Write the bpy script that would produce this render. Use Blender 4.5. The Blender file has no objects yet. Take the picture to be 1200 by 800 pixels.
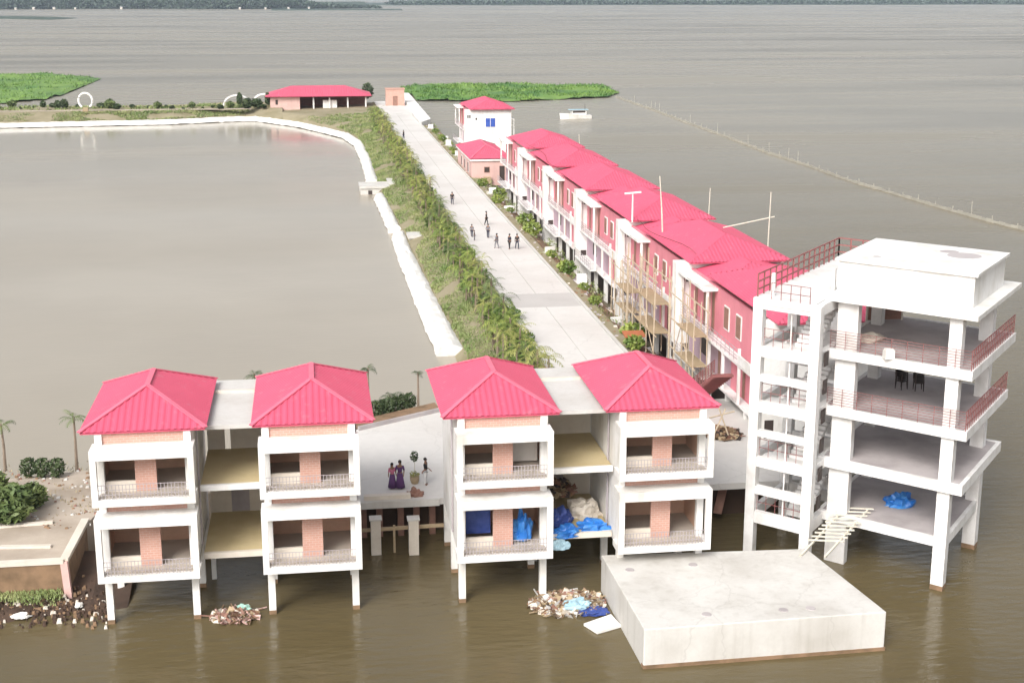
import bpy, bmesh, math, random
from mathutils import Vector, Matrix, noise
R = math.radians
rng = random.Random(7)
S = bpy.context.scene
COL = S.collection

# ------------------------------------------------------------------ camera, light, exposure
PITCH, YAW, CAMZ, FPX = 13.9705, 8.2488, 30.0, 1640.0
cam = bpy.data.cameras.new('camera'); cam.lens = FPX/1200*36; cam.sensor_width = 36
cam.clip_start = 0.5; cam.clip_end = 30000
co = bpy.data.objects.new('camera', cam); COL.objects.link(co)
co.location = (0, 0, CAMZ); co.rotation_euler = (R(90-PITCH), 0, R(-YAW)); S.camera = co

SUN_EL, SUN_AZ = 40, 212          # azimuth clockwise from +Y (north): sun behind and left of the camera
w = bpy.data.worlds.new('World'); S.world = w; w.use_nodes = True
wn, wl = w.node_tree.nodes, w.node_tree.links
sky = wn.new('ShaderNodeTexSky'); sky.sky_type = 'NISHITA'; sky.sun_disc = False
sky.sun_elevation = R(SUN_EL); sky.sun_rotation = R(SUN_AZ)
sky.air_density = 1.0; sky.dust_density = 6.0; sky.ozone_density = 1.0
hs = wn.new('ShaderNodeHueSaturation'); hs.inputs['Saturation'].default_value = 0.26
wl.new(sky.outputs[0], hs.inputs['Color']); wl.new(hs.outputs[0], wn['Background'].inputs[0])
wn['Background'].inputs[1].default_value = 0.15
sd = bpy.data.lights.new('sun', 'SUN'); sd.energy = 1.4; sd.angle = R(24); sd.color = (1, .965, .91)
so = bpy.data.objects.new('sun', sd); COL.objects.link(so)
az = R(SUN_AZ); el = R(SUN_EL)
d = Vector((math.sin(az)*math.cos(el), math.cos(az)*math.cos(el), math.sin(el)))
so.rotation_euler = d.to_track_quat('Z', 'Y').to_euler(); so.location = (0, 0, 90)
S.view_settings.view_transform = 'Standard'; S.view_settings.look = 'None'
S.view_settings.exposure = 0.50; S.view_settings.gamma = 1
S.render.engine = 'CYCLES'
S.cycles.volume_bounces = 1; S.cycles.max_bounces = 6

# ------------------------------------------------------------------ helpers
def G(x, y, z):
    """ground point (X, Y) at height z under a survey pixel of the 1200x800 photograph"""
    th, ya = R(PITCH), R(YAW)
    fw = Vector((math.sin(ya)*math.cos(th), math.cos(ya)*math.cos(th), -math.sin(th)))
    rt = Vector((math.cos(ya), -math.sin(ya), 0)); up = rt.cross(fw)
    r = fw*FPX + rt*(x-600) - up*(y-400); t = (z-CAMZ)/r.z
    return (r.x*t, r.y*t)

def tag(o, label=None, cat=None, group=None, kind=None):
    if label: o['label'] = label
    if cat: o['category'] = cat
    if group: o['group'] = group
    if kind: o['kind'] = kind
    return o
def empty(name, loc, label, cat, group=None, rz=0):
    o = bpy.data.objects.new(name, None); COL.objects.link(o); o.location = loc; o.rotation_euler = (0, 0, rz)
    o.empty_display_size = .2
    return tag(o, label, cat, group)
def copy_tree(o, parent=None):
    c = o.copy(); COL.objects.link(c); c.parent = parent
    for ch in list(o.children): copy_tree(ch, c)
    return c

class MB:
    def __init__(s): s.v = []; s.f = []; s.m = []; s.cm = 0
    def mat(s, i): s.cm = i; return s
    def face(s, pts):
        n = len(s.v); s.v += [tuple(p) for p in pts]; s.f.append(list(range(n, n+len(pts)))); s.m.append(s.cm); return s
    def hexa(s, b, t):
        """b, t: four bottom and four top corners, counter-clockwise seen from above"""
        n = len(s.v); s.v += [tuple(p) for p in list(b)+list(t)]
        for q in ((3,2,1,0),(4,5,6,7),(0,1,5,4),(1,2,6,5),(2,3,7,6),(3,0,4,7)):
            s.f.append([n+i for i in q]); s.m.append(s.cm)
        return s
    def box(s, x0, x1, y0, y1, z0, z1):
        return s.hexa([(x0,y0,z0),(x1,y0,z0),(x1,y1,z0),(x0,y1,z0)], [(x0,y0,z1),(x1,y0,z1),(x1,y1,z1),(x0,y1,z1)])
    def bar(s, a, b, w_, h_=None, up=(0,0,1)):
        a, b = Vector(a), Vector(b); h_ = h_ or w_; dd = (b-a).normalized(); up = Vector(up)
        if abs(dd.dot(up)) > .98: up = Vector((0, 1, 0))
        sx = dd.cross(up).normalized()*w_/2; sz = sx.cross(dd).normalized()*h_/2
        n = len(s.v)
        for p in (a, b):
            for q in (-sx-sz, sx-sz, sx+sz, -sx+sz): s.v.append(tuple(p+q))
        for q in ((0,3,2,1),(4,5,6,7),(0,1,5,4),(1,2,6,5),(2,3,7,6),(3,0,4,7)):
            s.f.append([n+i for i in q]); s.m.append(s.cm)
        return s
    def tube(s, pts, rad, n=6):
        pts = [Vector(p) for p in pts]; base = len(s.v)
        rr = rad if isinstance(rad, (list, tuple)) else [rad]*len(pts)
        for i, p in enumerate(pts):
            dd = (pts[min(i+1, len(pts)-1)]-pts[max(i-1, 0)]).normalized()
            u_ = dd.cross(Vector((0, 0, 1)) if abs(dd.z) < .9 else Vector((1, 0, 0))).normalized(); w2 = dd.cross(u_)
            for k in range(n):
                a = 2*math.pi*k/n; s.v.append(tuple(p+(u_*math.cos(a)+w2*math.sin(a))*rr[i]))
        for i in range(len(pts)-1):
            for k in range(n):
                a = base+i*n+k; b = base+i*n+(k+1) % n
                s.f.append([a, b, b+n, a+n]); s.m.append(s.cm)
        s.f.append([base+k for k in range(n)][::-1]); s.m.append(s.cm)
        s.f.append([base+(len(pts)-1)*n+k for k in range(n)]); s.m.append(s.cm)
        return s
    def cyl(s, x, y, z0, z1, r0, r1=None, n=12): return s.tube([(x, y, z0), (x, y, z1)], [r0, r0 if r1 is None else r1], n)
    def prism(s, poly, z0, z1):
        n = len(s.v); k = len(poly)
        a = sum(poly[i][0]*poly[(i+1) % k][1]-poly[(i+1) % k][0]*poly[i][1] for i in range(k))
        if a < 0: poly = poly[::-1]
        s.v += [(p[0], p[1], z0) for p in poly]+[(p[0], p[1], z1) for p in poly]
        s.f.append([n+i for i in range(k)][::-1]); s.f.append([n+k+i for i in range(k)]); s.m += [s.cm, s.cm]
        for i in range(k):
            j = (i+1) % k; s.f.append([n+i, n+j, n+k+j, n+k+i]); s.m.append(s.cm)
        return s
    def build(s, name, mats, parent=None, smooth=False):
        me = bpy.data.meshes.new(name); me.from_pydata(s.v, [], s.f); me.update()
        if not isinstance(mats, (list, tuple)): mats = [mats]
        for m in mats: me.materials.append(m)
        for p, i in zip(me.polygons, s.m):
            p.material_index = i; p.use_smooth = smooth
        o = bpy.data.objects.new(name, me); COL.objects.link(o); o.parent = parent
        return o

# ------------------------------------------------------------------ materials
def newmat(name):
    m = bpy.data.materials.new(name); m.use_nodes = True
    return m, m.node_tree.nodes, m.node_tree.links, m.node_tree.nodes['Principled BSDF']
def ramp(n, l, src, stops):
    r = n.new('ShaderNodeValToRGB'); e = r.color_ramp.elements
    while len(e) > 2: e.remove(e[-1])
    e[0].position, e[0].color = stops[0][0], (*stops[0][1], 1)
    e[1].position, e[1].color = stops[1][0], (*stops[1][1], 1)
    for p, c in stops[2:]:
        q = e.new(p); q.color = (*c, 1)
    l.new(src, r.inputs[0]); return r.outputs[0]
def noise_tex(n, l, scale, detail=5, stretch=None, rough=.55, coord='Object'):
    tc = n.new('ShaderNodeTexCoord'); t = n.new('ShaderNodeTexNoise'); src = tc.outputs[coord]
    oi = n.new('ShaderNodeObjectInfo'); om = n.new('ShaderNodeMath'); om.operation = 'MULTIPLY'; om.inputs[1].default_value = 57.0; l.new(oi.outputs['Random'], om.inputs[0])
    ad = n.new('ShaderNodeVectorMath'); ad.operation = 'ADD'; l.new(src, ad.inputs[0]); l.new(om.outputs[0], ad.inputs[1]); src = ad.outputs[0]
    if stretch:
        mp = n.new('ShaderNodeMapping'); mp.inputs['Scale'].default_value = stretch; l.new(src, mp.inputs[0]); src = mp.outputs[0]
    l.new(src, t.inputs['Vector']); t.inputs['Scale'].default_value = scale; t.inputs['Detail'].default_value = detail
    t.inputs['Roughness'].default_value = rough
    return t.outputs[0]
def mixc(n, l, a, b, f, mode='MIX'):
    m = n.new('ShaderNodeMix'); m.data_type = 'RGBA'; m.blend_type = mode
    for i, v_ in ((6, a), (7, b)):
        if isinstance(v_, tuple): m.inputs[i].default_value = (*v_, 1)
        else: l.new(v_, m.inputs[i])
    if isinstance(f, (int, float)): m.inputs[0].default_value = f
    else: l.new(f, m.inputs[0])
    return m.outputs[2]
def bump(n, l, b, h, strength=.3, dist=.05):
    bp = n.new('ShaderNodeBump'); bp.inputs['Strength'].default_value = strength; bp.inputs['Distance'].default_value = dist
    l.new(h, bp.inputs['Height']); l.new(bp.outputs[0], b.inputs['Normal'])
def weathered(name, c, dark, amount=.5, scale=.6, rough=.7, streak=True, fine=6, bumpy=.15):
    m, n, l, b = newmat(name)
    a = noise_tex(n, l, scale, 6); f = ramp(n, l, a, [(.42, (0, 0, 0)), (.72, (1, 1, 1))])
    if streak:
        s_ = noise_tex(n, l, 1.0, 5, (2.2, 2.2, .18)); f2 = ramp(n, l, s_, [(.5, (0, 0, 0)), (.75, (1, 1, 1))])
        f = mixc(n, l, f, f2, .5, 'ADD')
    g = noise_tex(n, l, fine, 3)
    base = mixc(n, l, c, tuple(x*.86 for x in c), g)
    fm = n.new('ShaderNodeMath'); fm.operation = 'MULTIPLY'; l.new(f, fm.inputs[0]); fm.inputs[1].default_value = amount
    l.new(mixc(n, l, base, dark, fm.outputs[0]), b.inputs['Base Color'])
    b.inputs['Roughness'].default_value = rough
    bump(n, l, b, g, bumpy, .03)
    return m
def leafy(name, c1, c2, scale=1.5, trans=.25):
    m, n, l, b = newmat(name)
    a = noise_tex(n, l, scale, 3)
    l.new(ramp(n, l, a, [(.35, c1), (.65, c2)]), b.inputs['Base Color']); b.inputs['Roughness'].default_value = .6
    return m
M = {}
M['white'] = weathered('white_paint', (.84, .83, .815), (.46, .43, .37), .55, .5)
M['block'] = weathered('block_concrete', (.62, .605, .575), (.40, .375, .34), .75, .3, .9)
def cracks(m, sc, dark):
    n, l = m.node_tree.nodes, m.node_tree.links; b = n['Principled BSDF']; tc = n.new('ShaderNodeTexCoord'); v_ = n.new('ShaderNodeTexVoronoi'); v_.feature = 'DISTANCE_TO_EDGE'; v_.inputs['Scale'].default_value = sc
    w_ = n.new('ShaderNodeTexNoise'); w_.inputs['Scale'].default_value = 1.2; l.new(tc.outputs['Object'], w_.inputs[0]); vm = n.new('ShaderNodeVectorMath'); vm.operation = 'ADD'; l.new(tc.outputs['Object'], vm.inputs[0]); l.new(w_.outputs[1], vm.inputs[1]); l.new(vm.outputs[0], v_.inputs['Vector'])
    f = ramp(n, l, v_.outputs[0], [(.0, (.2, .2, .2)), (.008, (0, 0, 0))]); l.new(mixc(n, l, b.inputs['Base Color'].links[0].from_socket, dark, f), b.inputs['Base Color'])
cracks(M['block'], .16, (.2, .18, .16))
M['tower_white'] = weathered('tower_paint', (.82, .81, .80), (.44, .41, .37), .5, .8)
M['cream'] = weathered('cream_plaster', (.70, .64, .56), (.45, .38, .3), .4, .7)
M['slab'] = weathered('concrete', (.60, .585, .56), (.42, .39, .35), .55, .35, .85)
M['paving'] = weathered('road_concrete', (.64, .62, .595), (.47, .44, .41), .6, .12, .9, False, 2)
cracks(M['paving'], .10, (.3, .28, .26))
M['floor_grey'] = weathered('floor_concrete', (.46, .42, .42), (.27, .24, .24), .8, .5, .85, False)
M['tan'] = weathered('tan_floor', (.56, .46, .27), (.40, .31, .16), .7, .45, .8, False)
M['brick_room'] = weathered('room_brick', (.64, .42, .31), (.48, .29, .20), .7, .8, .9, False)
M['brown'] = weathered('mud_bank', (.27, .17, .10), (.12, .08, .045), .9, 1.1, .95, False)
M['dark_soil'] = weathered('dark_wet_soil', (.075, .045, .03), (.03, .02, .015), .8, .5, .95, False)
M['balcony_floor'] = weathered('balcony_floor', (.52, .46, .40), (.36, .31, .26), .7, .8, .85, False)
M['patch'] = weathered('damp_concrete', (.50, .48, .46), (.40, .38, .36), .6, .3, .9, False)
M['net'] = weathered('grey_net', (.42, .40, .34), (.3, .28, .24), .6, 2)
M['lilac'] = weathered('lilac_plaster', (.50, .36, .42), (.36, .25, .30), .5, .6)
M['pink'] = weathered('pink_plaster', (.70, .24, .29), (.50, .15, .19), .5, .6)
M['pale_pink'] = weathered('pale_pink_plaster', (.66, .44, .40), (.45, .28, .25), .5, .6)
M['redrail'] = weathered('red_metal', (.30, .11, .105), (.2, .08, .07), .5, 1)
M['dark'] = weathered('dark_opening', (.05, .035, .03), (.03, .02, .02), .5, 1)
M['grey_rail'] = weathered('grey_metal', (.42, .38, .40), (.25, .22, .22), .5, 1)
M['bamboo'] = weathered('bamboo', (.55, .45, .33), (.35, .26, .18), .6, 2)
M['pale_pole'] = weathered('pale_bamboo', (.72, .68, .58), (.5, .45, .36), .5, 2)
M['wood'] = weathered('old_wood', (.30, .16, .12), (.16, .09, .06), .6, 2)
M['soil'] = weathered('soil', (.30, .26, .17), (.17, .15, .07), .8, .25, .95, False, 3)
M['sandy'] = weathered('sandy_ground', (.46, .39, .32), (.25, .20, .15), .85, .3, .95, False, 3)
M['bag'] = weathered('white_sacking', (.74, .73, .70), (.5, .47, .42), .5, 1.2, .8, False, 5, .5)
M['trunk'] = weathered('bark', (.26, .20, .15), (.13, .1, .07), .6, 3)
M['skin'] = weathered('skin', (.24, .13, .08), (.2, .11, .07), .3, 2, .6, False)
M['hair'] = weathered('hair', (.015, .012, .01), (.01, .01, .01), .3, 2, .6, False)
def plain(name, c): return weathered(name, c, tuple(x*.6 for x in c), .5, 4, .8, False)
M['purple'] = plain('purple_cloth', (.10, .04, .14)); M['rose'] = plain('rose_cloth', (.55, .16, .26)); M['navy'] = plain('navy_cloth', (.03, .035, .06))
M['black'] = plain('black_cloth', (.02, .02, .022)); M['shirt_white'] = plain('white_cloth', (.7, .7, .7)); M['grey_cloth'] = plain('grey_cloth', (.2, .2, .22))
M['blue_tarp'] = weathered('blue_tarp', (.02, .16, .55), (.10, .35, .68), .8, 1.4, .35, False, 3, .4)
M['navy_tarp'] = weathered('navy_tarp', (.03, .06, .24), (.08, .12, .4), .8, 1.6, .4, False)
M['pale_tarp'] = weathered('pale_blue_sheet', (.40, .58, .66), (.2, .35, .45), .6, 2, .4, False)
M['mint'] = plain('mint_sheet', (.38, .62, .52)); M['straw'] = plain('straw', (.42, .32, .2))
M['blue_win'] = weathered('blue_glass', (.06, .12, .45), (.03, .06, .25), .5, 2, .2, False)
M['rust'] = plain('rust_sheet', (.42, .14, .06))
M['palm'] = leafy('palm_leaf', (.09, .15, .025), (.28, .33, .07), 1.2)
M['palm_dry'] = leafy('yellow_palm_leaf', (.17, .19, .04), (.34, .34, .10), 1.2)
M['dark_leaf'] = leafy('dark_leaf', (.03, .055, .02), (.07, .10, .035), 1.5)
M['mid_leaf'] = leafy('mid_leaf', (.06, .10, .03), (.15, .19, .06), 1.2)
M['grass'] = leafy('grass_blade', (.13, .20, .05), (.30, .33, .13), .25)
M['dry_grass'] = leafy('dry_grass_blade', (.24, .19, .10), (.34, .28, .15), .4)
M['hedge'] = leafy('hedge_leaf', (.045, .095, .02), (.13, .20, .045), 1.6)
M['weed'] = leafy('water_weed', (.06, .15, .03), (.16, .27, .05), .07)
M['far_wood'] = leafy('far_wood', (.025, .045, .03), (.05, .08, .05), .05)

def brick_mat(name, c1, c2, mortar, sc=1):
    m, n, l, b = newmat(name); tc = n.new('ShaderNodeTexCoord'); mp = n.new('ShaderNodeMapping')
    mp.inputs['Rotation'].default_value = (R(90), 0, 0); l.new(tc.outputs['Object'], mp.inputs[0])
    t = n.new('ShaderNodeTexBrick'); l.new(mp.outputs[0], t.inputs[0]); t.inputs['Scale'].default_value = sc
    t.inputs['Brick Width'].default_value = .30; t.inputs['Row Height'].default_value = .12; t.inputs['Mortar Size'].default_value = .015
    t.inputs['Color1'].default_value = (*c1, 1); t.inputs['Color2'].default_value = (*c2, 1); t.inputs['Mortar'].default_value = (*mortar, 1)
    g = noise_tex(n, l, 1.3, 4)
    l.new(mixc(n, l, t.outputs[0], tuple(x*.75 for x in c1), g), b.inputs['Base Color']); b.inputs['Roughness'].default_value = .9
    bump(n, l, b, t.outputs[1], -.3, .02); return m
M['brick'] = brick_mat('pink_brick', (.60, .34, .27), (.52, .28, .22), (.60, .48, .42))

def roof_mat(name, c):
    m, n, l, b = newmat(name)
    a = noise_tex(n, l, .45, 5); f = noise_tex(n, l, 9, 3)
    c0 = mixc(n, l, c, (c[0]*.84, c[1]*.75, c[2]*.78), a)
    f2 = ramp(n, l, noise_tex(n, l, 1.8, 6), [(.58, (0, 0, 0)), (.8, (1, 1, 1))])
    fm = n.new('ShaderNodeMath'); fm.operation = 'MULTIPLY'; l.new(f2, fm.inputs[0]); fm.inputs[1].default_value = .42
    l.new(mixc(n, l, c0, (c[0]*.85, .27, .30), fm.outputs[0]), b.inputs['Base Color'])
    b.inputs['Roughness'].default_value = .42; b.inputs['Specular IOR Level'].default_value = .45; bump(n, l, b, f, .08, .02)
    return m
M['roof'] = roof_mat('crimson_roof_sheet', (.62, .10, .17))
M['cap'] = weathered('ridge_cap', (.78, .17, .25), (.6, .1, .16), .4, 1, .5, False)

def water(name, silt, silt2, rough, scale, strength, big, far=None):
    m, n, l, b = newmat(name)
    a = noise_tex(n, l, big, 4)
    l.new(ramp(n, l, a, [(.35, silt), (.65, silt2)]), b.inputs['Base Color'])
    if far:   # base colour pales with distance, painting in the stronger sky reflection out there
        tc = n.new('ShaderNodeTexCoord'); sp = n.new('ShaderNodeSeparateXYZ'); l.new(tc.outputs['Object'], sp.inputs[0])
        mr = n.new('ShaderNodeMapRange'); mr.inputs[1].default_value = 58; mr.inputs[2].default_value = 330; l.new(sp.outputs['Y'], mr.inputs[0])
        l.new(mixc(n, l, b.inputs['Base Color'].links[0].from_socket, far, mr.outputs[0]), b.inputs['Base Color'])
    b.inputs['IOR'].default_value = 1.33; b.inputs['Roughness'].default_value = rough
    h1 = noise_tex(n, l, scale, 4, (.55, 1.6, 1)); h2 = noise_tex(n, l, scale*.22, 3, (.6, 1.3, 1))
    hm = n.new('ShaderNodeMath'); hm.operation = 'ADD'; l.new(h1, hm.inputs[0]); l.new(h2, hm.inputs[1])
    l.new(ramp(n, l, noise_tex(n, l, .012, 4, (.35, 2.2, 1)), [(.38, (rough, rough, rough)), (.62, (rough*2.6, rough*2.6, rough*2.6))]), b.inputs['Roughness'])
    # calmer and rougher patches of wind
    wnd = ramp(n, l, noise_tex(n, l, .006, 3, (.6, 1.4, 1)), [(.35, (.35, .35, .35)), (.65, (1, 1, 1))])
    bp = n.new('ShaderNodeBump'); bp.inputs['Distance'].default_value = .14
    sm = n.new('ShaderNodeMath'); sm.operation = 'MULTIPLY'; l.new(wnd, sm.inputs[0]); sm.inputs[1].default_value = strength
    l.new(sm.outputs[0], bp.inputs['Strength']); l.new(hm.outputs[0], bp.inputs['Height']); l.new(bp.outputs[0], b.inputs['Normal'])
    return m
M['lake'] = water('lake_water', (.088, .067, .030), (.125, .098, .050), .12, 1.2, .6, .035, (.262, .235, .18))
M['pond'] = water('pond_water', (.31, .272, .212), (.35, .31, .245), .08, 1.2, .10, .03)

# ------------------------------------------------------------------ setting: water, land, road
def sheet(name, poly, z, m, sub=None):
    b = MB(); b.face([(p[0], p[1], z) for p in poly]); o = b.build(name, m); return tag(o, kind='structure')
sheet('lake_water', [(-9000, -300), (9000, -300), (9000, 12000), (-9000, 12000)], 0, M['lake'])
pond = [(16, 92), (16, 115), (16, 131), (16, 168), (16, 208), (16, 245), (13, 297), (8, 316), (-2, 343), (-11, 356), (-32, 348), (-52, 347), (-71, 346), (-180, 346), (-180, 80), (-30, 85), (3, 85)]
sheet('pond_water', pond, .012, M['pond'])

ZR = 2.5
def land(name, poly, z1, m, slope=.0, z0=-1.5, skirt=0):
    b = MB(); b.prism(poly, z0, z1); return tag(b.build(name, m), kind='structure')
# grass bank between pond and road: sloping cross-sections
b = MB(); secs = []
for Y, xl in ((90, 12), (116, 12.6), (131, 12.2), (168, 12.0), (208, 11.0), (245, 10.8), (297, 10.4), (318, 6.5), (338, 0), (356, -12)):
    secs.append([(xl-1.5, Y, -.6), (xl, Y, .75), (xl+2.4, Y, 1.6), (16.6, Y, 2.25), (17.4, Y, 2.44), (25.4, Y, 2.44), (27.3, Y, 1.35), (30.2, Y, -.6)])
secs.append([(-15, 372, -.6), (-13, 371, .9), (-8, 371, 2), (16.6, 371, 2.3), (17.4, 371, 2.44), (25.4, 371, 2.44), (27.3, 371, 1.35), (30.2, 371, -.6)])
for s0, s1 in zip(secs, secs[1:]):
    for i in range(7): b.face([s0[i], s0[i+1], s1[i+1], s1[i]])
b.face(secs[0][::-1]); b.face(secs[-1])
tag(b.build('causeway_ground', M['soil']), kind='structure')
# road: slightly raised concrete slab with joints
b = MB(); y = 91.0; k = 0
while y < 332:
    y1 = min(y+5.9, 332); j = .0
    b.box(17.55, 20.72, y, y1, 2.35, ZR); b.box(20.76, 24.1, y, y1, 2.35, ZR); y = y1+.035; k += 1
tag(b.build('concrete_road', M['paving']), kind='structure')
tag(MB().box(17.30, 17.52, 91, 332, 2.2, 2.66).box(24.13, 24.35, 91, 332, 2.2, 2.66).build('road_kerb', M['slab']), kind='structure')
xa = G(600, 352, ZR)[1]; tag(MB().box(17.6, 24.05, xa-3.2, xa+2.6, ZR+.001, ZR+.006).build('road_patch', M['patch']), kind='structure')
# far landing at the end of the road
tag(MB().box(17.4, 26.0, 332.2, 372, 2.3, 2.52).build('landing_pavement', M['paving']), kind='structure')
# plaza on piles
pz = [(-3.2, 74.0), (28.9, 74.0), (28.9, 90.9), (8.3, 90.9), (2.3, 87.3), (-3.2, 86.0)]
pl = MB(); pl.prism(pz, 2.12, ZR); tag(pl.build('plaza', M['paving']), kind='structure')
rp = [G(831, 508, ZR), (28.5, 81), (28.5, 71.5), (23.9, 74.2), (21, 74.1)]
pu = MB(); pu.box(-3.2, 28, 75.6, 90, -1.5, 2.1); tag(pu.build('plaza_underfill', M['dark_soil']), kind='structure')
# left bank
lb = [(-60, 72.0), G(75, 656, 2.0), G(97, 618, 2.0), (-12.0, 77.6), (-3.3, 78.5), (-3.3, 86.6), G(110, 551, 1.9), G(0, 563, 1.9), (-60, 92)]
tag(MB().prism(lb, -1.5, 1.95).build('left_bank_ground', M['sandy']), kind='structure')
b = MB()   # muddy foreshore below the retaining wall
base = []
N = 26
for i in range(N+1):
    x = -34+24.2*i/N; base.append((x, 66.9-2.3*math.sin(i*.35+1)*.15-1.5*(1-i/N)*.4-.6*noise.noise(Vector((x*.4, 2, 0)))))
for i in range(N):
    x0, y0 = base[i]; x1, y1 = base[i+1]
    for j in range(5):
        f0, f1 = j/5, (j+1)/5
        def pt(x, yb, f): return (x, yb-.6+f*7, -.12+f*.95+.26*noise.noise(Vector((x*.9, f*4, 1))))
        b.face([pt(x0, y0, f0), pt(x1, y1, f0), pt(x1, y1, f1), pt(x0, y0, f1)])
tag(b.build('muddy_shore', M['dark_soil'], smooth=True), kind='structure')
# left dike across the pond
b = MB(); tops = []
for X, Yf in ((-180, 341), (-110, 342), (-71, 342.5), (-52, 343.5), (-32, 344.5), (-15, 354.5), (-6, 346)):
    tops.append([(X, Yf-1.5, -.5), (X, Yf+.5, .7), (X, Yf+8, 2.3), (X, Yf+26, 2.3), (X, Yf+31, -.5)])
for s0, s1 in zip(tops, tops[1:]):
    for i in range(4): b.face([s0[i], s0[i+1], s1[i+1], s1[i]][::-1])
tag(b.build('dike_ground', M['soil']), kind='structure')
b = MB(); b.box(-180, -13.5, 354, 356.2, 2.2, 2.36); tag(b.build('dike_path', M['sandy']), kind='structure')
# far shore
b = MB(); N = 60
for i in range(N):
    X0 = -1400+1560*i/N; X1 = -1400+1560*(i+1)/N
    yf = lambda X: 2820+90*noise.noise(Vector((X*.004, 0, 0)))
    b.face([(X0, yf(X0), -.5), (X1, yf(X1), -.5), (X1, 4200, 3), (X0, 4200, 3)])
tag(b.build('far_shore_ground', M['soil']), kind='structure')

# ------------------------------------------------------------------ hipped roof with real corrugation
def corr_slope(b, e0, e1, up, t0, t1, pitch=.30, depth=.035):
    """eave e0->e1, upslope vector up, ridge spans t0..t1 of the eave"""
    e0, e1, up = Vector(e0), Vector(e1), Vector(up); L = (e1-e0).length
    nrm = (e1-e0).cross(up).normalized()
    if nrm.z < 0: nrm = -nrm
    n = max(6, int(L/pitch)*4)
    prev = None
    for i in range(n+1):
        t = i/n; f = 1.0
        if t0 > 0: f = min(f, t/t0)
        if t1 < 1: f = min(f, (1-t)/(1-t1))
        off = depth if (i % 4) in (1, 2) else 0
        p = e0.lerp(e1, t); a = p+nrm*off; c = p+up*max(f, 0)+nrm*off
        if prev: b.face([prev[0], a, c, prev[1]])
        prev = (a, c)
def hip_roof(parent, x0, x1, y0, y1, z, h, hipl=None, m='roof', caps=True, ridge_axis='Y', over=True, name='roof', hip_far=None):
    """hip roof; ridge along Y"""
    b = MB(); cx = (x0+x1)/2; hw = (x1-x0)/2; hl = hipl or hw; hf = hl if hip_far is None else hip_far; L = y1-y0
    corr_slope(b, (x0, y0, z), (x1, y0, z), (0, hl, h), .5, .5)
    corr_slope(b, (x1, y1, z), (x0, y1, z), (0, -hf, h), .5, .5)
    corr_slope(b, (x1, y0, z), (x1, y1, z), (-hw, 0, h), hl/L, 1-hf/L)
    corr_slope(b, (x0, y1, z), (x0, y0, z), (hw, 0, h), hf/L, 1-hl/L)
    b.box(x0+.05, x1-.05, y0+.05, y1-.05, z-.10, z-.02)      # soffit
    r = b.build(name, M[m], parent)
    if caps:
        c = MB(); A = (cx, y0+hl, z+h+.04); B = (cx, y1-hf, z+h+.04)
        c.bar(A, B, .26, .05)
        for q, e in ((A, (x0, y0, z+.05)), (A, (x1, y0, z+.05)), (B, (x0, y1, z+.05)), (B, (x1, y1, z+.05))): c.bar(q, e, .22, .06)
        c.build('ridge_cap', M['cap'], r)
    return r

def rail(b, p0, p1, h, posts=6, rails=3, r=.02):
    p0, p1 = Vector(p0), Vector(p1)
    for i in range(posts+1):
        p = p0.lerp(p1, i/posts); b.bar(p, p+Vector((0, 0, h)), r*1.6)
    for k in range(rails):
        z = Vector((0, 0, h*(k+1)/rails-.02)); b.bar(p0+z, p1+z, r*1.5)

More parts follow.
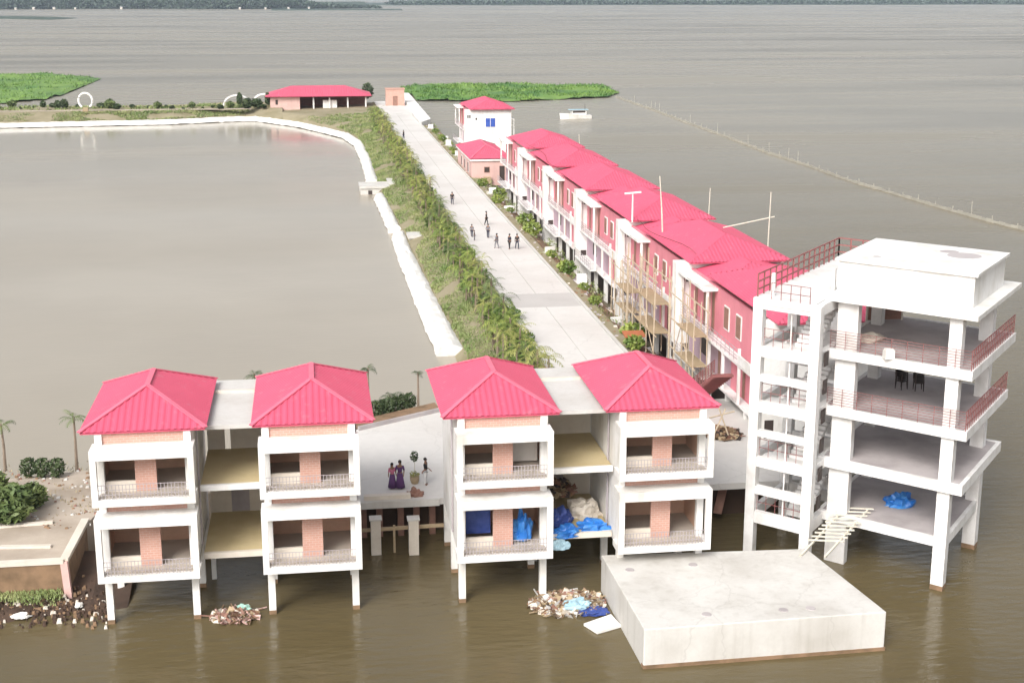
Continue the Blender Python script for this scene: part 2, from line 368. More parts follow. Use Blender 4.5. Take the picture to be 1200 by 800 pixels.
# ------------------------------------------------------------------ the four stilt villas
def make_villa(kind):
    W = 4.79
    o = empty('stilt_villa', (0, 0, 0), 'x', 'villa', 'crimson roofed stilt villas on the waterfront')
    # local: x 0..W, y 0 = balcony front (world 64.4)
    yM, yB = 1.0, 9.0
    b = MB()
    for x in (.33, W-.33-.0): 
        for y in (yM+.17, 5.0, yB-.2):
            lg = MB().box(x-.17, x+.17, y-.17, y+.17, -1.5, 2.54).build('leg', M['white'], o); MB().box(x-.176, x+.176, y-.176, y+.176, -1.5, .22).build('tide_stain', M['brown'], lg)
    for k, (z0, zt, zo0, zo1) in enumerate(((2.56, 5.80, 3.0, 5.32), (6.42, 9.20, 6.88, 8.72))):
        f = MB()
        f.box(0, W, 0, yM+.35, z0, zo0-.12)                     # balcony slab
        f.box(0, .30, 0, .26, zo0-.12, zo1); f.box(W-.30, W, 0, .26, zo0-.12, zo1)      # corner posts
        f.box(0, W, 0, yM+.3, zo1, zt)                         # head slab
        f.build('balcony_frame', M['white'], o)
        fl = MB().box(.28, W-.28, .28, yM+.2, zo0-.118, zo0-.10).box(.2, W-.2, yM+.2, yB-.2, z0+.1, zo0-.1); fl.build('floor', M['balcony_floor'], o)
        # main posts beside the openings
        for xa_ in (.16, W-.50): MB().box(xa_, xa_+.34, yM, yM+.34, zo0-.12, zo1).build('post', M['white'], o)
        # brick pier and low window sill
        MB().box(1.92, 2.92, yM+.12, yM+.32, zo0-.1, zo1+.02).build('brick_pier', M['brick'], o)
        MB().box(.5, 1.92, yM+.14, yM+.30, zo0-.1, zo0+.42).build('window_sill', M['cream'], o)
        # railing
        r = MB(); rail(r, (.3, .1, zo0-.1), (W-.3, .1, zo0-.1), .72, 26, 3, .016); r.build('railing', M['grey_rail'], o)
        # room behind
        w_ = MB(); w_.box(.22, W-.22, 4.4, 4.55, zo0-.1, zo1+.02); w_.box(.205, .24, yM+.36, 4.4, zo0-.1, zo1+.02); w_.box(W-.24, W-.205, yM+.36, 4.4, zo0-.1, zo1+.02)
        w_.build('room_wall', M['brick_room'], o)
        c = MB().box(.2, W-.2, yM+.31, yB-.2, zo1+.02, zt-.02) if k == 1 else MB().box(.2, W-.2, yM+.31, yB-.2, zo1+.02, zt-.02)
        c.build('ceiling', M['slab'], o)
        bb = MB().box(.5, W-.5, yM+.10, yM+.30, zt+.002, (6.418 if k == 0 else 9.86)); bb.build('brick_band', M['brick'], o)
        for xa_ in (.16, W-.5): MB().box(xa_, xa_+.34, yM-.02, yM+.32, zt+.002, (6.416 if k == 0 else 9.84)).build('corner_stub', M['white'], o)
    for x0, x1 in ((.16, .20), (W-.20, W-.16)): MB().box(x0, x1, yM+.345, yB, 2.56, 9.84).build('side_wall', M['white'], o)
    MB().box(.2, W-.2, yB-.02, yB+.14, 2.56, 9.84).build('back_wall', M['cream'], o)
    # downpipe on each flank
    for x in (.08, W-.08): MB().tube([(x, 3.2, 3), (x, 3.2, 9.7)], .05).build('downpipe', M['grey_rail'], o)
    return o
v0 = make_villa(0)
VX = [(-10.68, 0, -.5), (-2.87, 0, -.32), (6.62, 0, -.0), (14.75, 0, .0)]
VL = ['leftmost crimson roofed stilt villa, beside the sandy left bank', 'stilt villa left of the open plaza where the people stand',
      'stilt villa right of the plaza, with blue sheets in its lower room', 'stilt villa behind the big white concrete platform']
villas = []
RO = [(-11.2, -5.3), (-3.2, 2.6), (6.0, 11.9), (14.15, 20.15)]
for i, (x, y, dz) in enumerate(VX):
    o = v0 if i == 0 else copy_tree(v0)
    o.location = (x, 64.4, 0); o['label'] = VL[i]; villas.append(o)
for i, o in enumerate(villas):
    xa, xb = RO[i]; x = VX[i][0]
    if i == 0: roof = hip_roof(o, xa-x, xb-x, .85, 9.75, 9.87, 1.42, 2.95)
    else: copy_tree(roof, o).location = (RO[i][0]-x-(RO[0][0]-VX[0][0]), 0, 0)

# lower-room sheets in villa three belong to the room as things
def cloth_lump(name, cx, cy, cz, rx, ry, rz, m, label, cat, seed, group=None, n=22, amp=.35):
    b = MB(); grid = []
    for i in range(n+1):
        row = []
        for j in range(n//2+1):
            a = 2*math.pi*i/n; e = math.pi/2*j/(n//2)
            p = Vector((math.cos(a)*math.cos(e), math.sin(a)*math.cos(e), math.sin(e)))
            q = Vector((math.cos(a % (2*math.pi) if i < n else 0)*math.cos(e), math.sin(a if i < n else 0)*math.cos(e), math.sin(e)))
            k = 1+amp*noise.noise(q*2.1+Vector((seed, 0, 0)))*1.6+amp*.5*noise.noise(q*6+Vector((0, seed, 0)))
            row.append((cx+p.x*rx*k, cy+p.y*ry*k, cz+p.z*rz*k))
        grid.append(row)
    for i in range(n):
        for j in range(n//2): b.face([grid[i][j], grid[i+1][j], grid[i+1][j+1], grid[i][j+1]])
    o = b.build(name, m); return tag(o, label, cat, group)

# passages joining villa 1-2 and villa 3-4
def passage(x0, x1, rx0, rx1, label, win):
    o = empty('connecting_passage', (0, 0, 0), label, 'passage')
    for k, (z, ya) in enumerate(((2.95, 66.55), (6.5, 66.55))):
        MB().box(x0, x1, ya+.12, 72.3, z-.2, z).build('landing_floor', M['tan'], o)
        MB().box(x0, x1, ya-.1, ya+.115, z-.24, z+.05).build('edge_beam', M['cream' if k == 0 else 'white'], o)
        f = MB(); wx0, wx1 = (x0+1.1, x0+2.05) if k == 0 else (x0+.9, x0+1.2)
        f.box(x0, wx0, 72.3, 72.5, z, z+3.2); f.box(wx1, x1, 72.3, 72.5, z, z+3.2); f.box(wx0, wx1, 72.3, 72.5, z+1.9, z+3.2)
        wl_ = f.build('back_wall', M['cream'], o)
        if k == 0: MB().box(wx0, wx1, 72.38, 72.44, z+.02, z+1.88).build('door', M['grey_rail'], wl_)
        r = MB(); rail(r, (x0+.05, ya, z+.05), (x1-.05, ya, z+.05), .0001+.0, 1, 1, .001) if False else None
    s = MB(); s.prism([(rx0[0], 66.6), (rx1[0], 66.6), (rx1[1], 74.9), (rx0[1], 74.9)], 9.36, 9.56); s.build('roof_slab', M['slab'], o)
    MB().box(x0+.02, x0+.26, 70.2, 70.45, -1.5, 2.75).build('leg', M['white'], o)
    return o
passage(-5.83, -2.9, (-5.83, -5.83), (-2.9, -2.9), 'open tan floored passage between the two left stilt villas', 1)
passage(11.3, 14.85, (11.3, 11.3), (14.85, 14.85), 'open passage between the two right stilt villas, heaped with blue sheets', 0)

# ------------------------------------------------------------------ concrete platform
o = empty('concrete_platform', (20, 61, 0), 'big white concrete platform in the water in front of the buildings', 'platform')
pt = [(14.35-20, 57.1-61), (26.0-20, 57.3-61), (24.95-20, 65.2-61), (14.2-20, 65.9-61)]
pb = MB(); pb.prism(pt, -1.5, 1.96); body = pb.build('platform_body', M['block'], o)
mod = body.modifiers.new('b', 'BEVEL'); mod.width = .05; mod.segments = 2
q = [(14.33-20, 57.07-61), (26.04-20, 57.27-61), (26.0-20, 57.6-61), (14.31-20, 57.4-61)]
st = MB(); st.prism([(x*1.0, y-.012) for x, y in q], -.5, .17); st.build('tide_stain', M['brown'], o)
pad = MB()
for px, py in ((738, 667), (812, 661), (828, 719), (918, 714), (950, 712)):
    X, Y = G(px, py, 1.98); 
    MB().cyl(X-20, Y-61, 1.9, 1.99, .26, .22, 14).build('pile_cap', M['floor_grey'], o)

# ------------------------------------------------------------------ the open tower
UA, VA = (-.69, .724), (.637, .771)
TO = (31.6, 63.7)
def tw(a, b_): return (a*UA[0]+b_*VA[0], a*UA[1]+b_*VA[1])
def tquad(b, a0, a1, b0, b1, z0, z1):
    P = [tw(a1, b0), tw(a0, b0), tw(a0, b1), tw(a1, b1)]
    b.hexa([(x, y, z0) for x, y in P], [(x, y, z1) for x, y in P]); return b
T = empty('open_tower', (TO[0], TO[1], 0), 'tall unfinished white concrete tower with open floors and stair shaft', 'tower')
def tp(a, b_, z): x, y = tw(a, b_); return (x, y, z)
for (a, b_, w2) in ((0, 0, .33), (0, 6.6, .36)):
    cl_ = tquad(MB(), a-w2, a+w2, b_-w2, b_+w2, -1.5, 14.5).build('column', M['tower_white'], T); w3 = w2+.008; tquad(MB(), a-w3, a+w3, b_-w3, b_+w3, -1.5, .26).build('tide_stain', M['brown'], cl_)
tquad(MB(), 5.2, 6.35, -.2, .35, -1.5, 14.5).build('column', M['tower_white'], T)
tquad(MB(), 5.9, 6.5, 6.2, 6.9, -1.5, 14.5).build('column', M['tower_white'], T)
SL = [(2.36, 2.86, -.30, 6.85, -.36, 7.0), (5.42, 5.96, -1.0, 6.9, -.55, 7.95), (8.3, 8.8, -1.0, 6.9, -.55, 8.6), (11.42, 11.92, -1.05, 6.9, -.55, 9.1)]
for z0, z1, a0, a1, b0, b1 in SL:
    s = MB(); tquad(s, a0, a1, b0, b0+.22, z0, z1); tquad(s, a0, a0+.22, b0+.221, b1, z0, z1); tquad(s, a0+.221, a1, b1-.22, b1, z0, z1); tquad(s, a1-.22, a1, b0+.221, b1-.221, z0, z1)
    sl = s.build('floor_beam', M['tower_white'], T)
    tquad(MB(), a0+.222, a1-.221, b0+.222, b1-.222, z1-.25, z1-.04).build('floor_slab', M['floor_grey'], T)
s = MB(); tquad(s, -1.15, 6.9, -.75, 9.0, 14.5, 14.74); s.build('roof_slab', M['white'], T)
s = MB(); tquad(s, -.45, 6.85, .95, 7.6, 14.742, 16.35); tquad(s, -.62, 7.0, .8, 7.85, 16.352, 16.5); s.build('tank_room', M['white'], T)
s = MB()
for (a, b_, r_) in ((1.3, 5.5, .9), (2.3, 6.2, .5)):
    x, y = tw(a, b_); s.cyl(x, y, 16.5, 16.506, r_, r_*.9, 16)
x, y = tw(5.2, 2.4); s.cyl(x, y, 16.5, 16.506, .22, .2, 10)
s.build('roof_stain', M['floor_grey'], T)
# red railings: second and third upper floors
for z, a0, b1 in ((8.8, -.9, 8.4), (11.92, -.95, 8.9)):
    r = MB(); rail(r, tp(a0, -.45, z), tp(6.6, -.45, z), 1.0, 9, 7, .014); r.build('railing', M['redrail'], T)
    r = MB(); rail(r, tp(a0, -.45, z), tp(a0, b1, z), 1.05, 24, 3, .022); r.build('railing', M['redrail'], T)
# stair shaft
sh = []
for (a, b_) in ((6.75, -2.3), (10.05, -2.3), (10.05, 3.0), (6.75, 3.0)):
    tquad(MB(), a-.28, a+.28, b_-.28, b_+.28, -1.5, 14.5).build('column', M['tower_white'], T)
for z0, z1 in ((2.1, 2.75), (3.75, 4.2), (5.3, 5.85), (7.0, 7.35), (8.35, 8.95), (10.05, 10.42), (11.4, 11.95), (13.95, 14.5)):
    s = MB()
    tquad(s, 7.03, 9.77, -2.5, -2.15, z0, z1)
    if (z1-z0) > .5:
        tquad(s, 6.55, 6.9, -2.02, 2.7, z0, z1); tquad(s, 9.9, 10.2, -2.02, 2.7, z0, z1); tquad(s, 7.03, 9.77, 2.85, 3.15, z0, z1)
    s.build('shaft_beam', M['tower_white'], T)
for k in range(6):
    z = 2.75+k*1.53
    for side in (0, 1):
        pass
for k in range(7):
    z0 = 2.62+1.55*k; z1 = z0+1.55
    if z1 > 13.6: break
    st = MB(); even = k % 2 == 0
    a0, a1 = (7.1, 8.35) if even else (8.45, 9.7)
    yb0, yb1 = (1.6, -1.2) if not even else (-1.2, 1.6)
    for j in range(9):
        f0 = j/9; ya = yb0+(yb1-yb0)*f0; yb = yb0+(yb1-yb0)*(f0+1/9)
        zz = z0+(z1-z0)*(j+1)/9
        tquad(st, a0, a1, min(ya, yb), max(ya, yb)-.002, zz-.34, zz)
    st.build('stair_flight', M['tower_white'], T)
    l_ = MB(); tquad(l_, 7.05, 9.75, *( (1.6, 2.84) if even else (-2.1, -1.21)), z1-.14, z1); l_.build('landing', M['tower_white'], T)
for z in (3.0, 4.5, 6.1, 7.6, 9.2, 10.7): tquad(MB(), 7.03, 9.0, 2.9, 3.05, z, z+.95).build('infill_panel', M['tower_white'], T)
for z in (2.75, 5.85, 8.95, 11.95):
    s = MB(); rail(s, tp(7.03, -2.2, z), tp(9.77, -2.2, z), .95, 5, 2, .016); s.build('shaft_railing', M['redrail'], T)
s = MB(); x, y = tw(8.2, -2.25); s.tube([(x, y, 2.7), (x, y, 14)], .04, 6); s.build('conduit', M['white'], T)
# roof terrace behind the shaft with tall rusty fence
s = MB(); tquad(s, 6.95, 10.35, -2.55, 11.0, 14.2, 14.52); s.build('terrace_slab', M['tower_white'], T)
for (a, b_) in ((10.05, 10.5), (6.75, 10.5)): tquad(MB(), a-.25, a+.25, b_-.25, b_+.25, -1.5, 14.2).build('column', M['tower_white'], T)
s = MB(); rail(s, tp(10.25, -2.2, 14.5), tp(10.25, 10.8, 14.5), 1.25, 15, 3, .045); rail(s, tp(10.25, 10.8, 14.5), tp(7.2, 10.8, 14.5), 1.25, 4, 3, .045); rail(s, tp(9.4, -2.3, 14.5), tp(7.2, -2.3, 14.5), .9, 4, 2, .02)
s.build('terrace_fence', M['redrail'], T)
for (a, b_) in ((9.6, -1.6), (7.3, 1.6), (7.0, 2.6)):
    tquad(MB(), a-.09, a+.09, b_-.09, b_+.09, 14.52, 15.75).build('vent_pipe', M['white'], T)
for k, z in enumerate((3.3, 4.9, 6.5, 8.1, 9.7, 11.2)):
    tquad(MB(), 6.40, 6.47, -1.7, -1.15, z, z+.75).build('shaft_opening', M['dark'], T)

# slatted gangway from platform to first slab
o = empty('slatted_gangway', (0, 0, 0), 'pale slatted gangway leaning from the platform up to the tower', 'gangway')
p0 = Vector((*G(952, 652, 1.98), 1.98)); p1 = Vector((*G(1003, 597, 2.95), 2.95))
dirv = (p1-p0).normalized(); sidev = Vector((dirv.y, -dirv.x, 0)).normalized()*.62
sidev = Vector((.95, -.25, 0)).normalized()*.62
MB().bar(p0-sidev, p1-sidev, .09).bar(p0+sidev, p1+sidev, .09).build('side_rail', M['pale_pole'], o)
for i in range(10):
    p = p0.lerp(p1, .3+.7*i/9)+Vector((0, 0, .09)); MB().bar(p-sidev*1.5, p+sidev*1.5, .12, .05).build('slat', M['pale_pole'], o)
X, Y = G(1056, 592, 2.86); cloth_lump('tarp_bundle', X, Y+.2, 2.83, .85, .62, .62, M['blue_tarp'], 'bright blue tarpaulin bundle on the lowest tower floor', 'tarpaulin', 3)
# stacks of dark chairs on the railed floor
def chair_stack(x, y, z, n, rz, label):
    o = empty('chair_stack', (x, y, z), label, 'chairs', 'dark chairs stacked on the tower floor', rz)
    for k in range(n):
        b = MB(); dz = .12*k
        for sx in (-.2, .2):
            for sy in (-.2, .2): b.bar((sx*1.15, sy*1.15, dz), (sx, sy, .44+dz), .04)
        b.box(-.23, .23, -.23, .23, .43+dz, .47+dz); b.bar((-.2, .2, .46+dz), (-.22, .27, .9+dz), .04); b.bar((.2, .2, .46+dz), (.22, .27, .9+dz), .04)
        b.box(-.22, .22, .24, .28, .62+dz, .92+dz); b.build('chair', M['dark'], o)
for i, (px, py, lb_) in enumerate(((1056, 455, 'left stack of dark chairs on the red railed tower floor'), (1076, 457, 'right stack of dark chairs on the red railed tower floor'))):
    X, Y = G(px, py, 8.78); chair_stack(X, Y, 8.77, 5, .4+i, lb_)
X, Y = G(1043, 421, 11.9); o = tag(MB().box(X-.25, X+.25, Y, Y+.4, 11.89, 12.35).box(X-.2, X+.2, Y+.05, Y+.35, 12.352, 12.42).build('white_crate', M['white']), 'small white crate on the highest tower floor near the railing', 'crate')
X, Y = G(1020, 402, 11.9); cloth_lump('rubble_heap', X, Y+.8, 11.86, 1.1, .8, .35, M['cream'], 'pale heap of rubble on the highest tower floor', 'rubble', 11)
X, Y = G(1035, 375, 11.9); 
o = empty('door_frame', (X, Y, 11.88), 'bare frame with brown panel standing on the highest tower floor', 'frame'); MB().bar((-1, 0, 0), (-1, 0, 1.7), .1).bar((1.1, 0, 0), (1.1, 0, 1.7), .1).bar((-1.05, 0, 1.7), (1.15, 0, 1.7), .1).build('frame', M['cream'], o); MB().box(-.94, 1.04, -.03, .03, .05, 1.1).build('panel', M['wood'], o)

# ------------------------------------------------------------------ the long row of crimson roofed units
X0R = 27.5; UL = 20.4
def make_unit():
    o = empty('row_villa', (0, 0, 0), 'x', 'villa', 'crimson roofed villas in the long row')
    # local x from 0 (street line) , y from 0 (near end) to UL
    W = 8.3
    f = MB(); f.box(0, 1.45, 0, 1.1, -.6, 10.05); pier = f.build('corner_pier', M['white'], o)
    for xa_ in (.45, .8): MB().box(xa_, xa_+.23, -.012, .02, 8.55, 9.1).build('vent_hole', M['dark'], pier)
    MB().box(.55, 1.15, -.014, .02, 2.5, 3.7).build('doorway', M['dark'], pier)
    MB().box(-.012, .02, .3, .8, 2.5, 3.7).build('doorway', M['dark'], pier)
    fw_ = MB().box(1.451, W, .0, .25, 2.3, 10.08); fw_.build('end_wall', M['white'], o)
    MB().box(W-.2, W, .35, UL, 2.3, 9.6).build('lake_wall', M['white'], o)
    # facade walls
    u_ = MB(); u_.box(1.2, 1.4, 1.11, UL, 6.03, 9.6); u_.build('upper_wall', M['pink'], o)
    for yy in (13.9, 16.1, 18.4, 4.2): 
        MB().box(1.14, 1.21, yy, yy+.55, 6.1, 9.1).build('door', M['wood'], o)
    MB().box(1.09, 1.21, 14.9, 15.9, 6.1, 9.25).build('pillar_strip', M['pale_pink'], o)
    l1 = MB().box(1.2, 1.4, 9.5, UL, 3.18, 5.83); l1.build('lower_wall', M['lilac'], o)
    l2 = MB().box(1.2, 1.4, 1.11, 9.48, 3.18, 5.83); l2.build('lower_wall', M['pink'], o)
    for yy in (6.2, 12.0): MB().box(1.15, 1.21, yy, yy+.5, 3.3, 5.3).build('door', M['wood'], o)
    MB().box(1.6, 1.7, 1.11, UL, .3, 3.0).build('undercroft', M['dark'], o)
    # slabs
    MB().box(.35, 1.19, 1.15, UL-.02, 5.84, 6.02).build('balcony_slab', M['white'], o)
    pa = MB(); pa.box(.35, .47, 1.15, 5.5, 6.03, 6.6); pa.build('balcony_parapet', M['white'], o)
    r = MB(); rail(r, (.4, 5.5, 6.03), (.4, UL-.05, 6.03), .9, 15, 4, .02); r.build('balcony_railing', M['grey_rail'], o)
    MB().box(-.1, 1.5, 12.2, UL-.1, 3.02, 3.17).build('lower_slab', M['white'], o); MB().box(.5, 1.5, 1.2, 12.19, 3.02, 3.17).build('lower_slab', M['white'], o)
    r = MB(); rail(r, (-.05, 12.3, 3.17), (-.05, UL-.1, 3.17), .85, 8, 3, .02); r.build('lower_railing', M['grey_rail'], o)
    MB().box(.1, 1.5, 13.2, UL-.03, 9.28, 9.47).build('canopy', M['white'], o)
    for yy in (4.2, 8.4, 13.2, 16.8): MB().box(.6, .95, yy, yy+.35, -.6, 3.01).build('stilt', M['white'], o)
    for yy, za, zb in ((13.3, 6.03, 9.28), (20.1, 6.03, 9.28), (5.4, 6.03, 7.0), (5.3, 3.17, 5.84), (12.4, 3.17, 5.84), (9.0, 3.17, 5.84)): MB().box(.38, .56, yy, yy+.18, za, zb).build('post', M['white'], o)
    for yy in (2.2, 7.4, 10.2): w_ = MB().box(1.13, 1.21, yy, yy+1.2, 7.0, 8.7).build('window', M['white'], o); MB().box(1.11, 1.14, yy+.1, yy+1.1, 7.1, 8.6).build('pane', M['wood'], w_)
    MB().box(1.13, 1.21, 15.2, 16.8, 3.9, 5.2).build('window', M['dark'], o)
    # roofs
    hip_roof(o, .85, W+.6, -.8, 15.0, 10.15, 1.45, 4.2, name='roof', caps=False)
    hip_roof(o, 1.35, W+.5, 14.3, UL-.1, 9.50, .95, 3.4, name='roof', caps=False, hip_far=.4)
    return o
U0 = make_unit()
UY = [(81.8, 'row villa half hidden behind the open tower, nearest of the long row'), (102.2, 'row villa whose near wall has timber scaffolding before it'), (122.6, 'row villa beside the broken street lamp, third from the tower'),
      (143.0, 'middle row villa, fourth from the tower along the road'), (163.4, 'row villa just short of the farthest of the continuous row'), (183.8, 'farthest villa of the continuous row, next to the small pink pavilion'),
      (247.8, 'detached white villa with blue window past the pink pavilion')]
for i, (y, lb_) in enumerate(UY):
    o = U0 if i == 0 else copy_tree(U0); o.location = (X0R, y, 0); o['label'] = lb_
    if i == 6:
        w_ = MB().box(3.6, 5.5, -.06, .02, 6.9, 8.6).build('window', M['white'], o)
        MB().box(3.7, 4.5, -.08, -.05, 7.0, 8.5).box(4.6, 5.4, -.08, -.05, 7.0, 8.5).build('pane', M['blue_win'], w_)
        MB().box(1.9, 2.2, -.02, .03, 8.2, 8.6).build('vent_hole', M['dark'], o)
        MB().bar((8.8, .3, 8.3), (8.8, 3, 8.3), .12).bar((8.8, .3, 5), (8.8, .3, 8.3), .12).bar((8.3, .3, 8.3), (8.8, .3, 8.3), .12).build('lake_balcony_frame', M['white'], o)
tag(MB().face([(25.5, 91.2, 2.40), (27.3, 91.2, 1.37), (27.3, 206, 1.37), (25.5, 206, 2.40)]).build('verge_ground', M['brown']), kind='structure')
# outside stair of the nearest unit
o = empty('outside_stair', (27.2, 84, 0), 'brick red outside stair with red railing beside the tower', 'stair')
b = MB()
for j in range(14): b.box(-1.5, -.1, 7.0-j*.42, 7.42-j*.42-.002, 2.72+j*.22, 2.85+j*.22)
b.build('stair_steps', M['redrail'], o)
b = MB(); rail(b, (-1.45, 7.4, 2.8), (-1.45, 1.5, 5.9), .9, 9, 6, .03); b.build('railing', M['redrail'], o)

# small pink pavilion
o = empty('pink_pavilion', (24.7, 213.5, 0), 'small pale pink pavilion with crimson hipped roof beside the road', 'pavilion')
MB().box(0, 6.0, 0, 20, 1.2, 5.0).build('wall', M['pale_pink'], o)
MB().box(-.25, 6.25, -.25, 20.25, 5.0, 5.32).build('cornice', M['white'], o)
hip_roof(o, -.3, 6.3, -.3, 20.3, 5.36, 1.5, 6.5)
for yy in (4, 8.5, 13): 
    w_ = MB().box(-.04, .05, yy, yy+1.3, 2.8, 4.4).build('window', M['white'], o); MB().box(-.06, -.03, yy+.1, yy+1.2, 2.9, 4.3).build('pane', M['dark'], w_)
MB().box(4.3, 5.1, -.03, .05, 1.9, 4.2).build('door', M['dark'], o)
w_ = MB().box(1.9, 2.8, -.03, .05, 3.2, 4.1).build('window', M['wood'], o); MB().box(2.0, 2.7, -.05, -.02, 3.3, 4.0).build('pane', M['dark'], w_)
MB().box(1.8, 2.9, -.9, -.04, 1.6, 2.6).build('porch_step', M['straw'], o)

# far brick hall and gate
o = empty('brick_hall', (-9.0, 357.2, 0), 'low pink brick hall under a wide crimson roof at the far corner', 'hall')
MB().box(0, 7.3, 0, 12, 1.4, 5.0).build('brick_room', M['pale_pink'], o)
MB().box(1.3, 1.9, -.03, .05, 3.0, 4.2).build('window', M['dark'], o)
for xx in (10.5, 14.5, 19, 23.5): MB().box(xx, xx+.35, .2, .55, 1.4, 4.6).build('post', M['white'], o)
MB().box(7.3, 24, 9, 9.3, 1.4, 4.6).build('back_wall', M['wood'], o); MB().box(13, 16.5, .9, 3, 1.5, 3.9).build('counter', M['white'], o)
MB().box(7.4, 24.5, 0, 12, 1.2, 1.62).build('floor', M['lilac'], o)
b = MB()
def flat_hip(b, x0, x1, y0, y1, z, h, hl):
    cy = (y0+y1)/2
    corr_slope(b, (x0, y0, z), (x1, y0, z), (0, (y1-y0)/2, h), hl/(x1-x0), 1-hl/(x1-x0), .6)
    corr_slope(b, (x1, y1, z), (x0, y1, z), (0, -(y1-y0)/2, h), hl/(x1-x0), 1-hl/(x1-x0), .6)
    corr_slope(b, (x1, y0, z), (x1, y1, z), (-hl, 0, h), .5, .5, .6); corr_slope(b, (x0, y1, z), (x0, y0, z), (hl, 0, h), .5, .5, .6)
    b.box(x0+.1, x1-.1, y0+.1, y1-.1, z-.12, z-.03)
flat_hip(b, -1.2, 25.2, -1.2, 13.2, 5.05, 2.2, 6.5); b.build('roof', M['roof'], o)
o = empty('brick_gate', (19.7, 356, 0), 'square red brick gatehouse at the end of the road', 'gatehouse')
MB().box(0, 4.6, 0, 3, 2.4, 6.6).build('wall', M['brick'], o); MB().box(-.15, 4.75, -.15, 3.15, 6.6, 6.8).build('parapet', M['brick'], o); MB().box(1.7, 2.9, -.03, .05, 2.5, 4.9).build('door', M['wood'], o)
# sloping white ramp beside the far road
p = [G(468, 112, 2.6), G(479, 112, 2.6), G(505, 143, 2.6), G(494, 147, 2.6)]
b = MB(); b.prism(p, 2.3, 3.3); o = empty('white_shed_roof', (0, 0, 0), 'long narrow white roofed shed beside the far end of the road', 'shed')
b.build('roof', M['white'], o)

# ------------------------------------------------------------------ street lamp, poles
def lamp(x, y, z, h, label):
    o = empty('street_lamp', (x, y, z), label, 'street lamp'); MB().cyl(0, 0, 0, h, .09, .06, 8).build('pole', M['white'], o)
    MB().bar((-.75, 0, h), (.75, 0, h+.12), .30, .12).build('lamp_head', M['white'], o)
lamp(28.6, 121.9, 10.0, 2.6, 'white street lamp with flat panel standing over the crimson roofs')
def pole_between(px, ytop, ybot, X, Yr, lean, label, group='bamboo poles beside the row'):
    # X, Yr: foot position
    pass
def bpole(x, y, z0, z1, lean, label):
    o = MB().tube([(x, y, z0), (x+lean*.4, y, (z0+z1)/2), (x+lean, y, z1)], [.07, .06, .04], 6).build('bamboo_pole', M['pale_pole']); tag(o, label, 'pole', 'pale poles standing beside the crimson roofs')
bpole(29.3, 113.5, 9.6, 15.2, -.4, 'pale leaning pole in front of the crimson roofs near the street lamp')
bpole(37.4, 128.6, -1, 12.0, .3, 'pale pole in the lake behind the middle of the crimson roofs')
bpole(37.2, 110.0, -1, 14.2, .2, 'tall pale pole in the lake left of the open tower')
bpole(38.5, 196, -1, 10.6, -.5, 'short pale pole rising behind the far crimson roofs')
tag(MB().tube([(33.5, 110.2, 11.3), (37.9, 110.3, 12.1)], .05, 6).build('bamboo_crossbar', M['pale_pole']), 'pale bamboo crossbar reaching from the roof to the tall pole', 'pole')

tag(MB().tube([(28.7+.4*math.sin(t_), 101+t_*2.7, 10.9-.9*math.sin(math.pi*t_/30)) for t_ in range(31)], .025, 4).build('power_cable', M['dark']), 'thin dark cable sagging along the street side of the row roofs', 'cable')
# bamboo scaffold before the second unit
o = empty('bamboo_scaffold', (26.2, 103.4, 2.2), 'rough timber and bamboo scaffolding against the row villa', 'scaffold')
r2 = random.Random(3); b = MB()
for i in range(5):
    for x in (0, 1.15):
        MB().tube([(x+r2.uniform(-.1, .1), i*2.4, 0), (x+r2.uniform(-.1, .1), i*2.4+r2.uniform(-.2, .2), 6.8+r2.uniform(-.4, .8))], .05, 5).build('upright', M['bamboo'], o)
for z in (1.9, 4.2, 6.2):
    for x in (0, 1.15): MB().bar((x, -.6, z), (x, 10.2, z+.1), .08).build('ledger', M['bamboo'], o)
    if z < 6: MB().box(-.15, 1.25, .2, 6.4, z+.06, z+.12).build('plank', M['straw'], o)
MB().bar((0, 0, .3), (0, 6, 5), .06).bar((0, 9, .3), (0, 4, 5.4), .06).build('brace', M['bamboo'], o)
sc_ = o
for k_, (yy_, zz_, ll_) in enumerate(((93.2, 2.3, 'bamboo scaffolding nearest the open tower, against the row villa'), (113.8, 2.0, 'bamboo scaffolding at the far end of the second row villa'))):
    q2 = copy_tree(sc_); q2.location = (26.5, yy_, zz_); q2.scale = (.85, .7, .95-.2*k_); q2['label'] = ll_
X, Y = G(742, 392, 3.4); tag(MB().hexa([(X-.8, Y-.6, 3.3), (X+.9, Y-.6, 3.3), (X+.9, Y+.6, 3.5), (X-.8, Y+.6, 3.5)], [(X-.8, Y-.6, 3.4), (X+.9, Y-.6, 3.4), (X+.9, Y+.6, 3.6), (X-.8, Y+.6, 3.6)]).build('rust_sheet', M['rust']), 'orange rusty sheet lying at the foot of the scaffolding', 'metal sheet')

